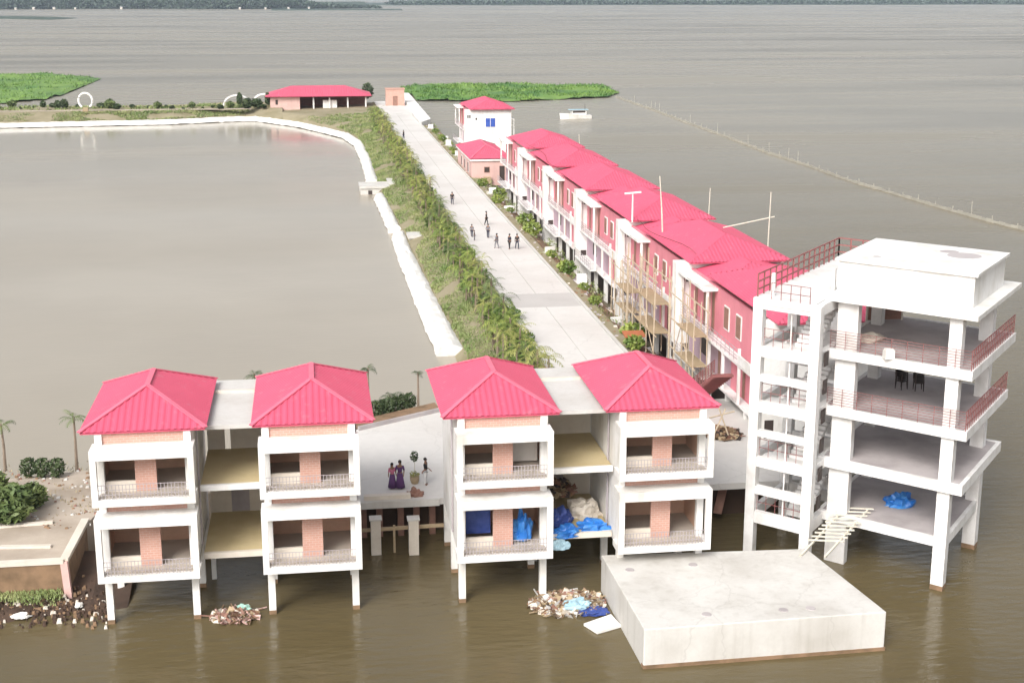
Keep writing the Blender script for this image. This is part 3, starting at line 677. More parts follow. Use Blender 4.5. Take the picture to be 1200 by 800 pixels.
# ------------------------------------------------------------------ dikes of white sacking
def bag_strip(name, path, width, z0, z1, label, seed):
    pts = []; out = []
    for (a, b_) in zip(path, path[1:]):
        n = max(1, int(math.dist(a, b_)/.9))
        for i in range(n): pts.append((a[0]+(b_[0]-a[0])*i/n, a[1]+(b_[1]-a[1])*i/n))
    pts.append(path[-1]); rows = []
    for i, p in enumerate(pts):
        a = pts[max(i-1, 0)]; c = pts[min(i+1, len(pts)-1)]; dx, dy = c[0]-a[0], c[1]-a[1]; L = math.hypot(dx, dy) or 1; nx, ny = -dy/L, dx/L
        row = []
        w_ = width(i/len(pts)) if callable(width) else width
        for j in range(9):
            t = j/8; prof = [0, .45, .8, .95, 1, 1, .95, .8, .3][j]
            q = noise.noise(Vector((p[0]*.9+seed, p[1]*.9, t*3)))*.16+noise.noise(Vector((p[0]*2.3, p[1]*2.3, t*6)))*.10
            off = (t-.5)*w_*(1+.16*noise.noise(Vector((p[0]*.35, p[1]*.35, seed))))
            row.append((p[0]+nx*off, p[1]+ny*off, z0+(z1-z0)*prof+q))
        rows.append(row)
    b = MB()
    for r0, r1 in zip(rows, rows[1:]):
        for j in range(8): b.face([r0[j], r0[j+1], r1[j+1], r1[j]])
    for rr in (rows[0], rows[-1]): b.face(rr+[(rr[-1][0], rr[-1][1], z0-.6), (rr[0][0], rr[0][1], z0-.6)])
    return tag(b.build(name, M['bag'], smooth=True), label, 'dike')
bag_strip('sack_dike', [G(532, 409, .6), G(511, 368, .6), G(474, 290, .6), G(468, 272, .6)], lambda t: 3.0-.9*t, -.3, .95, 'wide white sack dike between the pond and the near grass bank', 1)
bag_strip('sack_dike', [G(464, 268, .6), G(452, 242, .6), G(446, 230, .6)], 2.0, -.3, 1.05, 'short white sack dike between the two concrete outlets', 4)
bag_strip('sack_dike', [G(438, 213, .6), G(430, 186, .6), G(421, 168, .6), G(407, 159, .6), G(383, 153, .6), G(352, 146, .6), G(300, 139, .6), G(275, 139.5, .6), G(200, 143, .6), G(100, 145, .6), G(0, 147, .6), G(-60, 148, .6)], 2.3, -.3, 1.15, 'long white sack dike curving round the far side of the pond', 8)
# concrete outlets
def outlet(c, w_, d_, label, holes, rz=0):
    o = empty('concrete_outlet', (c[0], c[1], 0), label, 'culvert', rz=rz)
    MB().box(-w_/2, w_/2, 0, d_, .9, 1.25).build('top_slab', M['slab'], o)
    MB().box(-w_/2+.15, w_/2-.15, .2, d_-.1, -1.2, .898).build('body', M['slab'], o)
    for i in range(holes):
        x = -w_/2+w_*(i+.9)/(holes+.6); MB().box(x-.3, x+.3, .14, .22, -.1, .6).build('outlet_hole', M['dark'], o)
    return o
c = G(443, 219, .9); outlet((c[0]-.6, c[1]-2), 4.6, 5.5, 'pale concrete outlet jutting into the pond with dark holes', 2)
tag(MB().box(c[0]+1.6, c[0]+5.2, c[1]-1, c[1]+5.5, 1.26, 1.5).build('concrete_walkway', M['slab']), 'pale concrete walkway from the pond outlet towards the road', 'walkway')
c = G(488, 278, .9); outlet((c[0]+.5, c[1]-1), 3.2, 3.0, 'smaller pale concrete culvert by the grass, nearer the villas', 0)

# ------------------------------------------------------------------ vegetation
def leaf_faces(b, c, rx, ry, rz, n, size, rg):
    for _ in range(n):
        while True:
            p = Vector((rg.uniform(-1, 1), rg.uniform(-1, 1), rg.uniform(-1, 1)))
            if p.length < 1: break
        if rg.random() < .6: p = p.normalized()*rg.uniform(.7, 1.05)
        q = Vector((c[0]+p.x*rx, c[1]+p.y*ry, c[2]+p.z*rz))
        a = Vector((rg.gauss(0, 1), rg.gauss(0, 1), rg.gauss(0, .7))).normalized()*size*rg.uniform(.6, 1.4)
        e = a.cross(Vector((rg.gauss(0, 1), rg.gauss(0, 1), rg.gauss(0, 1)))).normalized()*size*.45
        b.face([q-a, q+e, q+a, q-e])
def frond(b, base, az_, L, droop, rise, width, n=9):
    dx, dy = math.cos(az_), math.sin(az_); pts = []
    for i in range(n+1):
        t = i/n; pts.append(Vector((base[0]+dx*L*t*(1-.15*t), base[1]+dy*L*t*(1-.15*t), base[2]+rise*L*t-droop*L*t*t)))
    s = Vector((-dy, dx, 0))
    for i in range(1, n):
        t = i/n; w_ = width*math.sin(math.pi*(t*.85+.12)); p = pts[i]; nx = pts[i+1]-p
        for sg in (-1, 1): b.face([p, p+nx*.55, p+nx*1.1+s*sg*w_-Vector((0, 0, w_*.35))])
    for i in range(n): b.face([pts[i]-s*.02, pts[i]+s*.02, pts[i+1]+s*.015, pts[i+1]-s*.015])
def make_palm(seed, h, mat, nf=13, L=1.5, label='x', group=None, name='palm_tree', bushy=False):
    rg = random.Random(seed); o = empty(name, (0, 0, 0), label, 'palm tree', group)
    MB().tube([(0, 0, -.2), (.03, .02, h*.5), (.05*rg.uniform(-1, 1), 0, h)], [.11, .08, .06], 6).build('trunk', M['trunk'], o)
    b = MB()
    for i in range(nf): frond(b, (0, 0, h-.05+rg.uniform(-.3, .1)*(h if bushy else .6)), i*2.4+rg.uniform(-.3, .3), L*rg.uniform(.75, 1.15), rg.uniform(.5, 1.0), rg.uniform(.35, .95), .30)
    b.build('crown', M[mat], o); return o
PT = [make_palm(1, 2.0, 'palm', 15, 1.5, bushy=True), make_palm(2, 2.6, 'palm_dry', 13, 1.4, bushy=True), make_palm(3, 1.6, 'palm', 14, 1.35, bushy=True), make_palm(4, 2.3, 'mid_leaf', 15, 1.4, bushy=True)]
rv = random.Random(11); used = set(); y = 93.5; n = 0
lbl = 'young bushy palm in the dense row along the left edge of the road'
while y < 330:
    for lane in range(2):
        k = rv.choice([0, 0, 1, 1, 2, 3]); src = PT[k]
        if k in used: oo = copy_tree(src)
        else: oo = src; used.add(k)
        oo.location = (16.0-lane*1.3+rv.uniform(-.35, .3), y+rv.uniform(-.8, .8), 2.1-lane*.25)
        sc = rv.uniform(.75, 1.2); oo.scale = (sc, sc, sc*rv.uniform(.85, 1.2)); oo.rotation_euler = (0, 0, rv.uniform(0, 6.28))
        oo['label'] = lbl; oo['group'] = 'young palms lining the road'; n += 1
    y += 2.1
hedge = None; rh = random.Random(19); y = 95.0
while y < 325:
    if hedge is None: hedge = q3 = empty('hedge_bush', (0, 0, 0), 'x', 'bush')
    if not hedge.children:
        bb_ = MB(); rr_ = random.Random(77)
        for _ in range(420):
            a_ = rr_.uniform(0, 6.28); r_ = math.sqrt(rr_.random())*.8; zz_ = rr_.random()*1.5*(1-.4*r_); sz_ = rr_.uniform(.10, .22)
            v1 = Vector((rr_.gauss(0, 1), rr_.gauss(0, 1), rr_.gauss(0, .8))).normalized()*sz_; v2 = v1.cross(Vector((rr_.gauss(0, 1), rr_.gauss(0, 1), rr_.gauss(0, 1)))).normalized()*sz_*.45; c_ = Vector((a_ and math.cos(a_)*r_, math.sin(a_)*r_, zz_))
            bb_.face([c_-v1, c_+v2, c_+v1, c_-v2])
        bb_.build('foliage', M['hedge'], hedge); MB().tube([(0, 0, -.2), (0, 0, 1.1)], [.05, .03], 5).build('stem', M['trunk'], hedge)
    else: q3 = copy_tree(hedge)
    q3.location = (15.9+rh.uniform(-1.1, .9), y, 1.95); s_ = rh.uniform(.6, 1.25); q3.scale = (s_, s_*1.2, s_*rh.uniform(.7, 1.2)); q3.rotation_euler = (0, 0, rh.uniform(0, 6)); q3['label'] = 'fresh green bush filling the gaps between the young palms by the road'; q3['group'] = 'bushes between the young palms'
    y += rh.uniform(1.6, 3.6)
# grass on the bank: tufts in one mesh
b = MB(); rg = random.Random(5)
def tuft(b, x, y, z, s, rg, k=4):
    for _ in range(k):
        a = rg.uniform(0, 6.28); dx, dy = math.cos(a)*s*.35, math.sin(a)*s*.35; ln = rg.uniform(.5, 1.1)*s
        ox, oy = rg.uniform(-s, s)*.6, rg.uniform(-s, s)*.6
        b.face([(x+ox-dy*.5, y+oy+dx*.5, z), (x+ox+dy*.5, y+oy-dx*.5, z), (x+ox+dx*2, y+oy+dy*2, z+ln)])
def bank(Y):
    ks = [(90, 12), (116, 12.6), (131, 12.2), (168, 12.0), (208, 11.0), (245, 10.8), (297, 10.4), (318, 6.5), (338, 0), (356, -12)]
    for (a, xa), (c_, xc) in zip(ks, ks[1:]):
        if a <= Y <= c_: return xa+(xc-xa)*(Y-a)/(c_-a)
    return 12
for _ in range(26000):
    Y = 92+248*rg.random()**1.5; xl = bank(Y); X = xl+rg.random()**1.1*(17.1-xl)
    if noise.noise(Vector((X*.28, Y*.12, 3))) < -.38: continue
    t = (X-xl)/(16.6-xl); z = .75+.85*min(1, (X-xl)/2.4)+.65*max(0, (X-xl-2.4)/(16.6-xl-2.4+.01))
    s = .16+.20*max(0, noise.noise(Vector((X*.6, Y*.3, 9))))
    tuft(b, X, Y, z-.05, s*(1+Y/300), rg, 3)
for _ in range(2600):
    Y = 94+230*rg.random(); X = rg.uniform(24.5, 27.3)
    if noise.noise(Vector((X*.5, Y*.15, 7))) < .0: continue
    tuft(b, X, Y, 2.35, .3, rg, 3)
for _ in range(7000):
    X = rg.uniform(-95, -6); f_ = rg.random(); Y0_ = 343 if X < -32 else 344+min(10, (X+32)*.6); Y = Y0_+1+f_*7.5
    if X > -15: Y = 355+f_*7
    if noise.noise(Vector((X*.12, Y*.2, 2))) < -.12: continue
    tuft(b, X, Y, .75+1.5*f_, .5, rg, 2)
for _ in range(2500):
    X = rg.uniform(-95, -14); Y = rg.uniform(357, 370)
    if noise.noise(Vector((X*.1, Y*.2, 2))) < .0: continue
    tuft(b, X, Y, 2.28, .7, rg, 2)
tag(b.build('bank_grass', M['grass']), 'olive green grass covering the bank between pond and road', 'grass', kind='stuff')
# green weed islands
def island(name, poly, h, seed, label):
    xs = [p[0] for p in poly]; ys = [p[1] for p in poly]; rg = random.Random(seed); b = MB()
    def inside(x, y):
        c_ = False; j = len(poly)-1
        for i in range(len(poly)):
            if (poly[i][1] > y) != (poly[j][1] > y) and x < (poly[j][0]-poly[i][0])*(y-poly[i][1])/(poly[j][1]-poly[i][1])+poly[i][0]: c_ = not c_
            j = i
        return c_
    nx = 60; ny = 40; sx = (max(xs)-min(xs))/nx; sy = (max(ys)-min(ys))/ny
    def hh(x, y):
        e = 0
        for dx, dy in ((4, 0), (-4, 0), (0, 6), (0, -6)): e += inside(x+dx, y+dy)
        return .05+h*(e/4)*(.6+.8*noise.noise(Vector((x*.12, y*.06, seed)))+.4*noise.noise(Vector((x*.5, y*.3, seed))))
    for i in range(nx):
        for j in range(ny):
            x, y = min(xs)+i*sx, min(ys)+j*sy
            if inside(x+sx/2, y+sy/2):
                b.face([(p_, q_, hh(p_, q_)) for p_, q_ in ((x, y), (x+sx, y), (x+sx, y+sy), (x, y+sy))])
    n = 0
    while n < 7000:
        x, y = rg.uniform(min(xs), max(xs)), rg.uniform(min(ys), max(ys))
        if not inside(x, y): continue
        n += 1
        if noise.noise(Vector((x*.15, y*.08, seed+3))) < -.25: continue
        tuft(b, x, y, hh(x, y)-.1, .9, rg, 1)
    tag(b.build(name, M['weed']), label, 'water plants', kind='stuff')
island('water_weed', [(-175, 540), (-114, 556), (-96, 560), (-72.9, 525), (-72.8, 470), (-74, 425), (-84, 412), (-130, 400), (-175, 398)], 1.2, 2, 'bright green raft of water plants at the left edge of the lake')
island('water_weed', [(30, 462), (48, 474), (75, 470), (97, 462), (96, 430), (88, 410), (58, 398), (31, 405)], 1.1, 5, 'bright green raft of water plants behind the white boat')

# rounded shrubs
def make_shrub(seed, mat, n=420, r=.5, h=.55, size=.11, name='round_shrub'):
    rg = random.Random(seed); o = empty(name, (0, 0, 0), 'x', 'shrub')
    MB().tube([(0, 0, -.1), (0, 0, h)], [.05, .03], 5).build('stem', M['trunk'], o)
    b = MB(); leaf_faces(b, (0, 0, h), r, r, h*.95, n, size, rg); b.build('foliage', M[mat], o); return o
SH = make_shrub(1, 'dark_leaf'); first = True
def shrub(x, y, z, s, label, group, src=None):
    global first
    if src is None: src = SH
    if src is SH and first: oo = SH; first = False
    else: oo = copy_tree(src)
    oo.location = (x, y, z); oo.scale = (s, s, s*1.15); oo.rotation_euler = (0, 0, x*7 % 6.28); oo['label'] = label; oo['group'] = group; return oo
for i, px in enumerate((440, 448, 455, 463, 472, 480)):
    X, Y = G(px, 490-(px-440)*.25, 2.4); shrub(X, Y, 2.45, .95, 'clipped dark round shrub in the row on the plaza back wall', 'clipped shrubs on the plaza wall')
for i, px in enumerate((34, 50, 67)):
    X, Y = G(px, 559, 1.95); shrub(X, Y, 1.95, 1.0, ['round dark shrub on the left bank, nearest the photo edge', 'middle of three round dark shrubs on the left bank', 'round dark shrub on the left bank, nearest the villa'][i], 'round shrubs on the left bank')
# plaza back kerb wall
a, c_ = G(420, 502, 2.6), G(515, 480, 2.6)
o = empty('plaza_wall', (0, 0, 0), 'low dark kerb wall behind the plaza carrying the clipped shrubs', 'wall')
dx, dy = c_[0]-a[0], c_[1]-a[1]
MB().hexa([(a[0], a[1], 2.4), (c_[0], c_[1], 2.4), (c_[0]-.2, c_[1]+1.4, 2.4), (a[0]-.2, a[1]+1.4, 2.4)], [(a[0], a[1], 2.72), (c_[0], c_[1], 2.72), (c_[0]-.2, c_[1]+1.4, 2.72), (a[0]-.2, a[1]+1.4, 2.72)]).build('planter_bed', M['brown'], o)
MB().bar((a[0], a[1]-.1, 2.62), (c_[0], c_[1]-.1, 2.62), .16, .3).build('coping', M['floor_grey'], o)

# garden trees behind the villas
def coconut(x, y, z, h, label, mat='palm', L=1.3, nf=10, seed=1):
    o = make_palm(seed, h, mat, nf, L, label, 'slender palms beside the pond'); o.location = (x, y, z)
for (px, yb, yt, lb_, sd_) in ((6, 548, 500, 'slender palm at the left photo edge beside the pond', 21), (90, 548, 492, 'slender palm with drooping crown left of the first villa', 22)):
    X, Y = G(px, yb, 1.95); h = (yb-yt)/1640*math.hypot(Y, 28)/.93; coconut(X, Y, 1.95, h, lb_, 'mid_leaf', 1.0, 10, sd_)
for (px, yb, yt, lb_, sd_, L) in ((432, 492, 432, 'dark leaning palm just right of the second villa roof', 23, .9), (457, 484, 462, 'small palm sapling behind the clipped shrubs', 24, 1.0), (300, 480, 438, 'dark palm top showing between the first two villa roofs', 25, .9), (490, 480, 436, 'thin sapling tree beside the third villa roof', 26, .5)):
    X, Y = G(px, yb, 2.4); h = (yb-yt)/1640*math.hypot(Y, 28)/.93; coconut(X, Y, 2.3, h, lb_, 'dark_leaf', L, 9, sd_)
# big bush at the left edge
for i, (px, py, s, lb_) in enumerate(((12, 612, 2.6, 'large leafy green bush at the left photo edge'), (38, 594, 1.7, 'leafy bush right of the largest bush on the left bank'), (-14, 585, 2.2, 'green bush behind the largest one at the left edge'))):
    X, Y = G(px, py, 1.95); sh = make_shrub(30+i, 'mid_leaf', 900, .5, .5, .10, 'leafy_bush'); sh.location = (X, Y, 1.95); sh.scale = (s, s, s*.85); sh['label'] = lb_; sh['category'] = 'bush'
# dike shrubs far left
SD = [make_shrub(40, 'dark_leaf', 260, .9, .8, .3, 'dike_shrub'), make_shrub(41, 'mid_leaf', 260, 1.0, .7, .3, 'dike_shrub')]; us = set(); rs = random.Random(9)
for i in range(30):
    px = 4+i*10.6+rs.uniform(-3, 3)
    if 92 < px < 112: continue
    k = rs.choice((0, 0, 1)); oo = SD[k] if k not in us else copy_tree(SD[k]); us.add(k)
    X, Y = G(px, 127, 2.3); oo.location = (X, Y+rs.uniform(-4, 3), 2.3); s = rs.choice((.35, .5, .7, .8, 1.0, 1.3)); oo.scale = (s*rs.uniform(.8, 1.7), s, s*rs.uniform(.7, 1.5)); oo.rotation_euler = (0, rs.uniform(-.2, .2), rs.uniform(0, 6))
    oo['label'] = 'dark shrub in the line along the far dike'; oo['group'] = 'shrubs along the far dike'
# white ring ornament
X, Y = G(101, 131, 2.3); o = empty('ring_arch', (X, Y, 2.3), 'white ring shaped arch standing on the far dike', 'arch')
MB().tube([(1.6*math.cos(a), 0, 2.6+1.8*math.sin(a)) for a in [R(-55+290*i/24) for i in range(25)]], .28, 6).build('ring', M['white'], o)
MB().box(-.7, .5, -.4, .4, 0, 1.0).build('plinth', M['straw'], o)
# low white arched fence left of the hall
X, Y = G(295, 124, 2.3); o = empty('white_arch_wall', (X, Y, 2.3), 'white arched garden structure beside the far brick hall', 'garden structure')
MB().tube([(-3.6+3.4*math.cos(a), 0, 2.6*math.sin(a)) for a in [R(180*i/14) for i in range(15)]], .25, 5).build('arch', M['white'], o)
MB().tube([(3.0+2.8*math.cos(a), 0, 2.8*math.sin(a)) for a in [R(180*i/14) for i in range(15)]], .3, 5).build('arch', M['white'], o)
for i, px in enumerate((281, 314)):
    X, Y = G(px, 125, 2.3); sh = copy_tree(SD[0]); sh.location = (X, Y, 2.6); sh.scale = (.8, .8, 2.0); sh['label'] = ['tall dark shrub left of the white garden arches', 'tall dark shrub between the white arches and the brick hall'][i]; sh['group'] = 'tall shrubs by the white arches'
X, Y = G(428, 118, 2.3)
t_ = make_shrub(50, 'dark_leaf', 400, 1.6, 1.9, .4, 'round_tree'); t_.location = (X+1, Y+8, 2.3); t_.scale = (1, 1, 1.1); t_['label'] = 'dark round tree behind the right end of the brick hall'; t_['category'] = 'tree'

# ------------------------------------------------------------------ fishing fence and boat
o = empty('net_fence', (0, 0, 0), 'long pale fishing net fence crossing the lake', 'net fence')
fp = [G(x, y, .3) for x, y in ((722, 113), (760, 126), (800, 141), (850, 159), (900, 178), (950, 194), (1000, 212), (1050, 226), (1100, 241), (1150, 255), (1215, 271))]
b = MB(); rf = random.Random(2); allp = []
for p, q_ in zip(fp, fp[1:]):
    n = max(3, int(math.dist(p, q_)/1.2))
    for i in range(n): allp.append((p[0]+(q_[0]-p[0])*i/n+rf.uniform(-.12, .12), p[1]+(q_[1]-p[1])*i/n))
for p, q_ in zip(allp, allp[1:]): b.bar((*p, .12), (*q_, .12), .05, .55+rf.uniform(-.2, .2))
b.build('net', M['net'], o)
for i, p in enumerate(allp[::4]):
    hgt = rf.choice((.7, .8, 1.0, 2.2)); MB().tube([(p[0], p[1], -1), (p[0]+rf.uniform(-.2, .2), p[1], hgt)], .05, 5).build('stake', M['net'], o)
X, Y = G(675, 139, 0)
o = empty('white_boat', (X, Y, 0), 'white motor boat with cabin moored beside the green weed raft', 'boat')
b = MB(); ring = []
for i in range(9):
    t = i/8; xx = -3.9+7.6*t; hw = 1.35*min(1, (t*2.2)**.6) if t < .5 else 1.35*(1-.12*(t-.5)); ztop = 1.35-.5*t+.0; 
    ring.append([(xx, -hw*.6, -.3), (xx-.25*(1-t), -hw, ztop), (xx-.25*(1-t), hw, ztop), (xx, hw*.6, -.3)])
for r0, r1 in zip(ring, ring[1:]):
    for j in range(4): b.face([r0[j], r0[(j+1) % 4], r1[(j+1) % 4], r1[j]][::-1])
b.face(ring[-1]); b.build('hull', M['white'], o)
MB().box(-1.2, 2.4, -.95, .95, 1.0, 2.1).build('cabin', M['white'], o); MB().box(-1.0, 2.2, -.97, -.94, 1.45, 1.95).build('window', M['dark'], o)
MB().box(-1.9, 2.9, -1.15, 1.15, 2.12, 2.22).build('canopy', M['pale_tarp'], o); MB().cyl(2.2, 0, 2.2, 3.6, .06, .05, 5).build('mast', M['dark'], o)

# far shore: wood and houses
b = MB(); rg = random.Random(12)
for _ in range(5200):
    X = rg.uniform(-1350, 150); Y = 2835+90*noise.noise(Vector((X*.004, 0, 0)))+rg.random()**2*260
    hgt = 17+10*noise.noise(Vector((X*.012, 0, 4)))+rg.uniform(0, 6)
    if X > -40: hgt *= max(.15, (150-X)/190)
    leaf_faces(b, (X, Y, hgt*.5), 7, 7, hgt*.5, 5, 4.0, rg)
for i in range(60):
    x0 = -1400+25.5*i; x1 = x0+25.5; y0 = 2850+90*noise.noise(Vector((x0*.004, 0, 0))); y1 = 2850+90*noise.noise(Vector((x1*.004, 0, 0)))
    def tt(x): return (15+7*noise.noise(Vector((x*.012, 0, 4))))*(1 if x < -40 else max(.1, (150-x)/190))
    b.face([(x0, y0, 0), (x1, y1, 0), (x1, y1+8, tt(x1)), (x0, y0+8, tt(x0))]); b.face([(x0, y0+8, tt(x0)), (x1, y1+8, tt(x1)), (x1, y1+200, 12), (x0, y0+200, 12)])
tag(b.build('far_wood', M['far_wood']), 'dark line of trees on the far shore', 'wood', kind='stuff')
b = MB(); rg = random.Random(15)
for _ in range(3600):
    X = rg.uniform(220, 2300); Y = 3600+rg.random()*200; hgt = 11+7*noise.noise(Vector((X*.006, 0, 8)))
    leaf_faces(b, (X, Y, hgt*.5), 9, 8, hgt*.5, 4, 6.0, rg)
tag(b.build('distant_wood', M['far_wood']), 'faint dark line of trees on the most distant shore at the right', 'wood', kind='stuff')
tag(MB().prism([(150, 3570), (2400, 3570), (2400, 4400), (150, 4400)], -1, 1.2).build('distant_shore', M['far_wood']), kind='structure')
def far_house(px, s, label):
    s *= .5
    X, Y = G(px, 10.8, 0); Y = 2790+90*noise.noise(Vector((X*.004, 0, 0))); X = X*Y/G(px, 10.8, 0)[1]
    o = empty('far_house', (X, Y, 1), label, 'house', 'pale houses on the far shore')
    MB().box(-4*s, 4*s, 0, 8, -1.5, 4.5*s).build('wall', M['cream'], o)
    MB().hexa([(-4.6*s, -.6, 4.5*s), (4.6*s, -.6, 4.5*s), (4.6*s, 8.6, 4.5*s), (-4.6*s, 8.6, 4.5*s)], [(-4.4*s, 3.9, 6.4*s), (4.4*s, 3.9, 6.4*s), (4.4*s, 4.1, 6.4*s), (-4.4*s, 4.1, 6.4*s)]).build('roof', M['white'], o)
for px, s in ((18, .8), (39, 1.0), (63, 1.0), (88, .7), (142, 1.0), (281, .9), (311, .8), (338, .9), (362, .9)):
    far_house(px, s, 'small pale house on the wooded far shore')
# low mud bars in the distance
for pts_, nm in (([(-10, 19), (60, 20), (90, 21.5), (60, 23.5), (-10, 22)], 'mud_bar'), ([(318, 10.6), (470, 10.8), (472, 12.4), (318, 12.6)], 'mud_bar')):
    poly = [G(x, y, .1) for x, y in pts_]; b = MB(); b.prism(poly, -1, .35); tag(b.build(nm, M['far_wood']), kind='structure')

# ------------------------------------------------------------------ left bank retaining wall, plank, debris
o = empty('retaining_wall', (0, 0, 0), 'low retaining wall with pale coping round the sandy left bank', 'wall')
w0 = G(-60, 664, 2.0); w1 = G(75, 657, 2.0); w2 = G(97, 617, 2.0)
for nm, mt, wd, z0, z1 in (('wall_face', 'brown', .3, -.3, 1.9), ('coping', 'cream', .42, 1.92, 2.12)):
    MB().bar((w0[0], w0[1], (z0+z1)/2), (w1[0], w1[1], (z0+z1)/2), wd, z1-z0).bar((w1[0], w1[1], (z0+z1)/2-.003), (w2[0], w2[1]+1.0, (z0+z1)/2-.003), wd, z1-z0).build(nm, M[mt], o)
for i in range(0):
    p = Vector((w0[0], w0[1]-.2, 0)).lerp(Vector((w1[0], w1[1]-.2, 0)), (i+.5)/9); MB().box(p.x-.12, p.x+.12, p.y-.1, p.y+.1, -.3, 1.88).build('buttress', M['brown'], o)
MB().bar((w1[0]+.15, w1[1]-.15, -.2), (w1[0], w1[1], 2.0), .35).build('corner_pillar', M['pale_pink'], o)
# low kerbs on the left bank
for (a_, c2, lb_) in (((0, 617), (62, 612), 'pale plank lying on the sandy left bank near the bushes'), ((0, 641), (60, 640), 'long pale plank on the sandy left bank near the retaining wall')):
    p, q_ = G(*a_, 2.0), G(*c2, 2.0); tag(MB().bar((*p, 2.02), (*q_, 2.02), .3, .12).build('plank', M['cream']), lb_, 'plank')
rb = random.Random(4)
b = MB()
for i in range(1500):
    X, Y = rb.uniform(-30, -8), rb.uniform(74.2, 85)
    if noise.noise(Vector((X*.35, Y*.35, 5))) < .02 or X > -11.5 and Y < 79: continue
    tuft(b, X, Y, 1.93, .2, rb, 2)
tag(b.build('dry_grass', M['dry_grass']), 'patchy dry grass on the sandy left bank', 'grass', kind='stuff')
b = MB()
for i in range(500):
    X, Y = rb.uniform(-30, -8), rb.uniform(73.6, 84); s = rb.uniform(.03, .14); z = 1.96
    if X > -12 and Y < 79: continue
    b.mat(rb.choice((0, 1, 2))); b.hexa([(X-s, Y-s, z-.1), (X+s, Y-s*.8, z-.1), (X+s*.8, Y+s, z-.1), (X-s*.9, Y+s, z-.1)], [(X-s*.7, Y-s*.5, z+s*.5), (X+s*.6, Y-s*.6, z+s*.4), (X+s*.5, Y+s*.6, z+s*.6), (X-s*.6, Y+s*.5, z+s*.5)])
tag(b.build('bank_litter', [M['brown'], M['slab'], M['wood']]), 'small stones and litter on the sandy left bank', 'litter', kind='stuff')
b = MB()
for i in range(620):
    px, py = rb.uniform(-20, 125), rb.gauss(708, 9)
    X, Y = G(px, py, .2); s = rb.uniform(.03, .12)*(1.4 if rb.random() < .1 else 1); z = max(.0, -.12+(Y-66.3)*.135)+.05
    b.mat(rb.choice((0, 0, 0, 0, 0, 1, 1, 2))); b.hexa([(X-s, Y-s, z-.1), (X+s, Y-s*.8, z-.1), (X+s*.8, Y+s, z-.1), (X-s*.9, Y+s, z-.1)], [(X-s*.6, Y-s*.5, z+s), (X+s*.5, Y-s*.6, z+s*.8), (X+s*.5, Y+s*.6, z+s), (X-s*.6, Y+s*.5, z+s*1.1)])
tag(b.build('shore_rubble', [M['dark_soil'], M['brown'], M['cream']]), 'dark rubble and litter strewn along the muddy left shore', 'rubble', kind='stuff')
X, Y = G(25, 722, .15); cloth_lump('white_sack', X, Y, .12, .42, .22, .2, M['bag'], 'white sack lying on the muddy left shore', 'sack', 31)
X, Y = G(93, 710, .2); cloth_lump('white_sack', X, Y, .2, .2, .2, .17, M['bag'], 'small white lump on the mud beside the first villa leg', 'sack', 33)
b = MB(); 
for i in range(900):
    px, py = rb.uniform(-20, 72), rb.gauss(697, 5); X, Y = G(px, py, .5); tuft(b, X, Y, .5, .18, rb, 2)
tag(b.build('shore_grass', M['grass']), 'thin green grass at the foot of the retaining wall', 'grass', kind='stuff')

def debris(name, cpx, cpy, w_, d_, n, mats, label, seed, z=.05):
    rg = random.Random(seed); b = MB(); X, Y = G(cpx, cpy, z)
    for i in range(n):
        a = rg.uniform(0, 6.28); r_ = math.sqrt(rg.random()); x = X+math.cos(a)*r_*w_; y = Y+math.sin(a)*r_*d_; s = rg.uniform(.06, .2); hz = z+(1-r_)*.35*rg.random()
        b.mat(rg.randrange(len(mats))); e = Vector((rg.gauss(0, 1), rg.gauss(0, 1), rg.gauss(0, .4))).normalized()*s*1.6; f_ = e.cross(Vector((rg.gauss(0, 1), rg.gauss(0, 1), 1))).normalized()*s
        p = Vector((x, y, hz)); b.face([p-e-f_, p+e-f_*.8, p+e*.9+f_, p-e+f_*1.1])
    for i in range(n//8):
        a = rg.uniform(0, 6.28); x = X+rg.uniform(-w_, w_)*.8; y = Y+rg.uniform(-d_, d_)*.8; L = rg.uniform(.3, .9)
        b.mat(rg.randrange(len(mats))); b.bar((x, y, z), (x+L*math.cos(a), y+L*math.sin(a), z+rg.uniform(0, .25)), .05)
    tag(b.build(name, [M[m] for m in mats]), label, 'debris', kind='stuff')
debris('floating_litter', 276, 722, 1.1, .7, 340, ['straw', 'wood', 'cream', 'pale_pink', 'brown'], 'floating litter heap in the water below the left passage', 1)
X, Y = G(286, 715, .1); cloth_lump('mint_sheet', X, Y, .1, .38, .25, .28, M['mint'], 'crumpled mint green sheet on the floating litter', 'sheet', 5)
debris('floating_litter', 665, 707, 1.9, 1.5, 700, ['straw', 'wood', 'cream', 'straw', 'brown', 'slab'], 'floating litter heap beside the concrete platform', 2)
X, Y = G(676, 712, .1); cloth_lump('pale_blue_sheet', X, Y, .08, .75, .55, .42, M['pale_tarp'], 'pale blue sheet on the litter beside the platform', 'sheet', 6)
X, Y = G(694, 716, .1); cloth_lump('navy_sheet', X, Y, .06, .7, .5, .2, M['navy_tarp'], 'dark blue sheet between the pale sheet and the platform', 'sheet', 7)
q_ = [G(684, 730, .15), G(700, 740, .15), G(728, 732, .15), G(716, 719, .15)]
tag(MB().prism(q_, .03, .15).build('white_board', M['white']), 'flat white board floating beside the left platform edge', 'board')
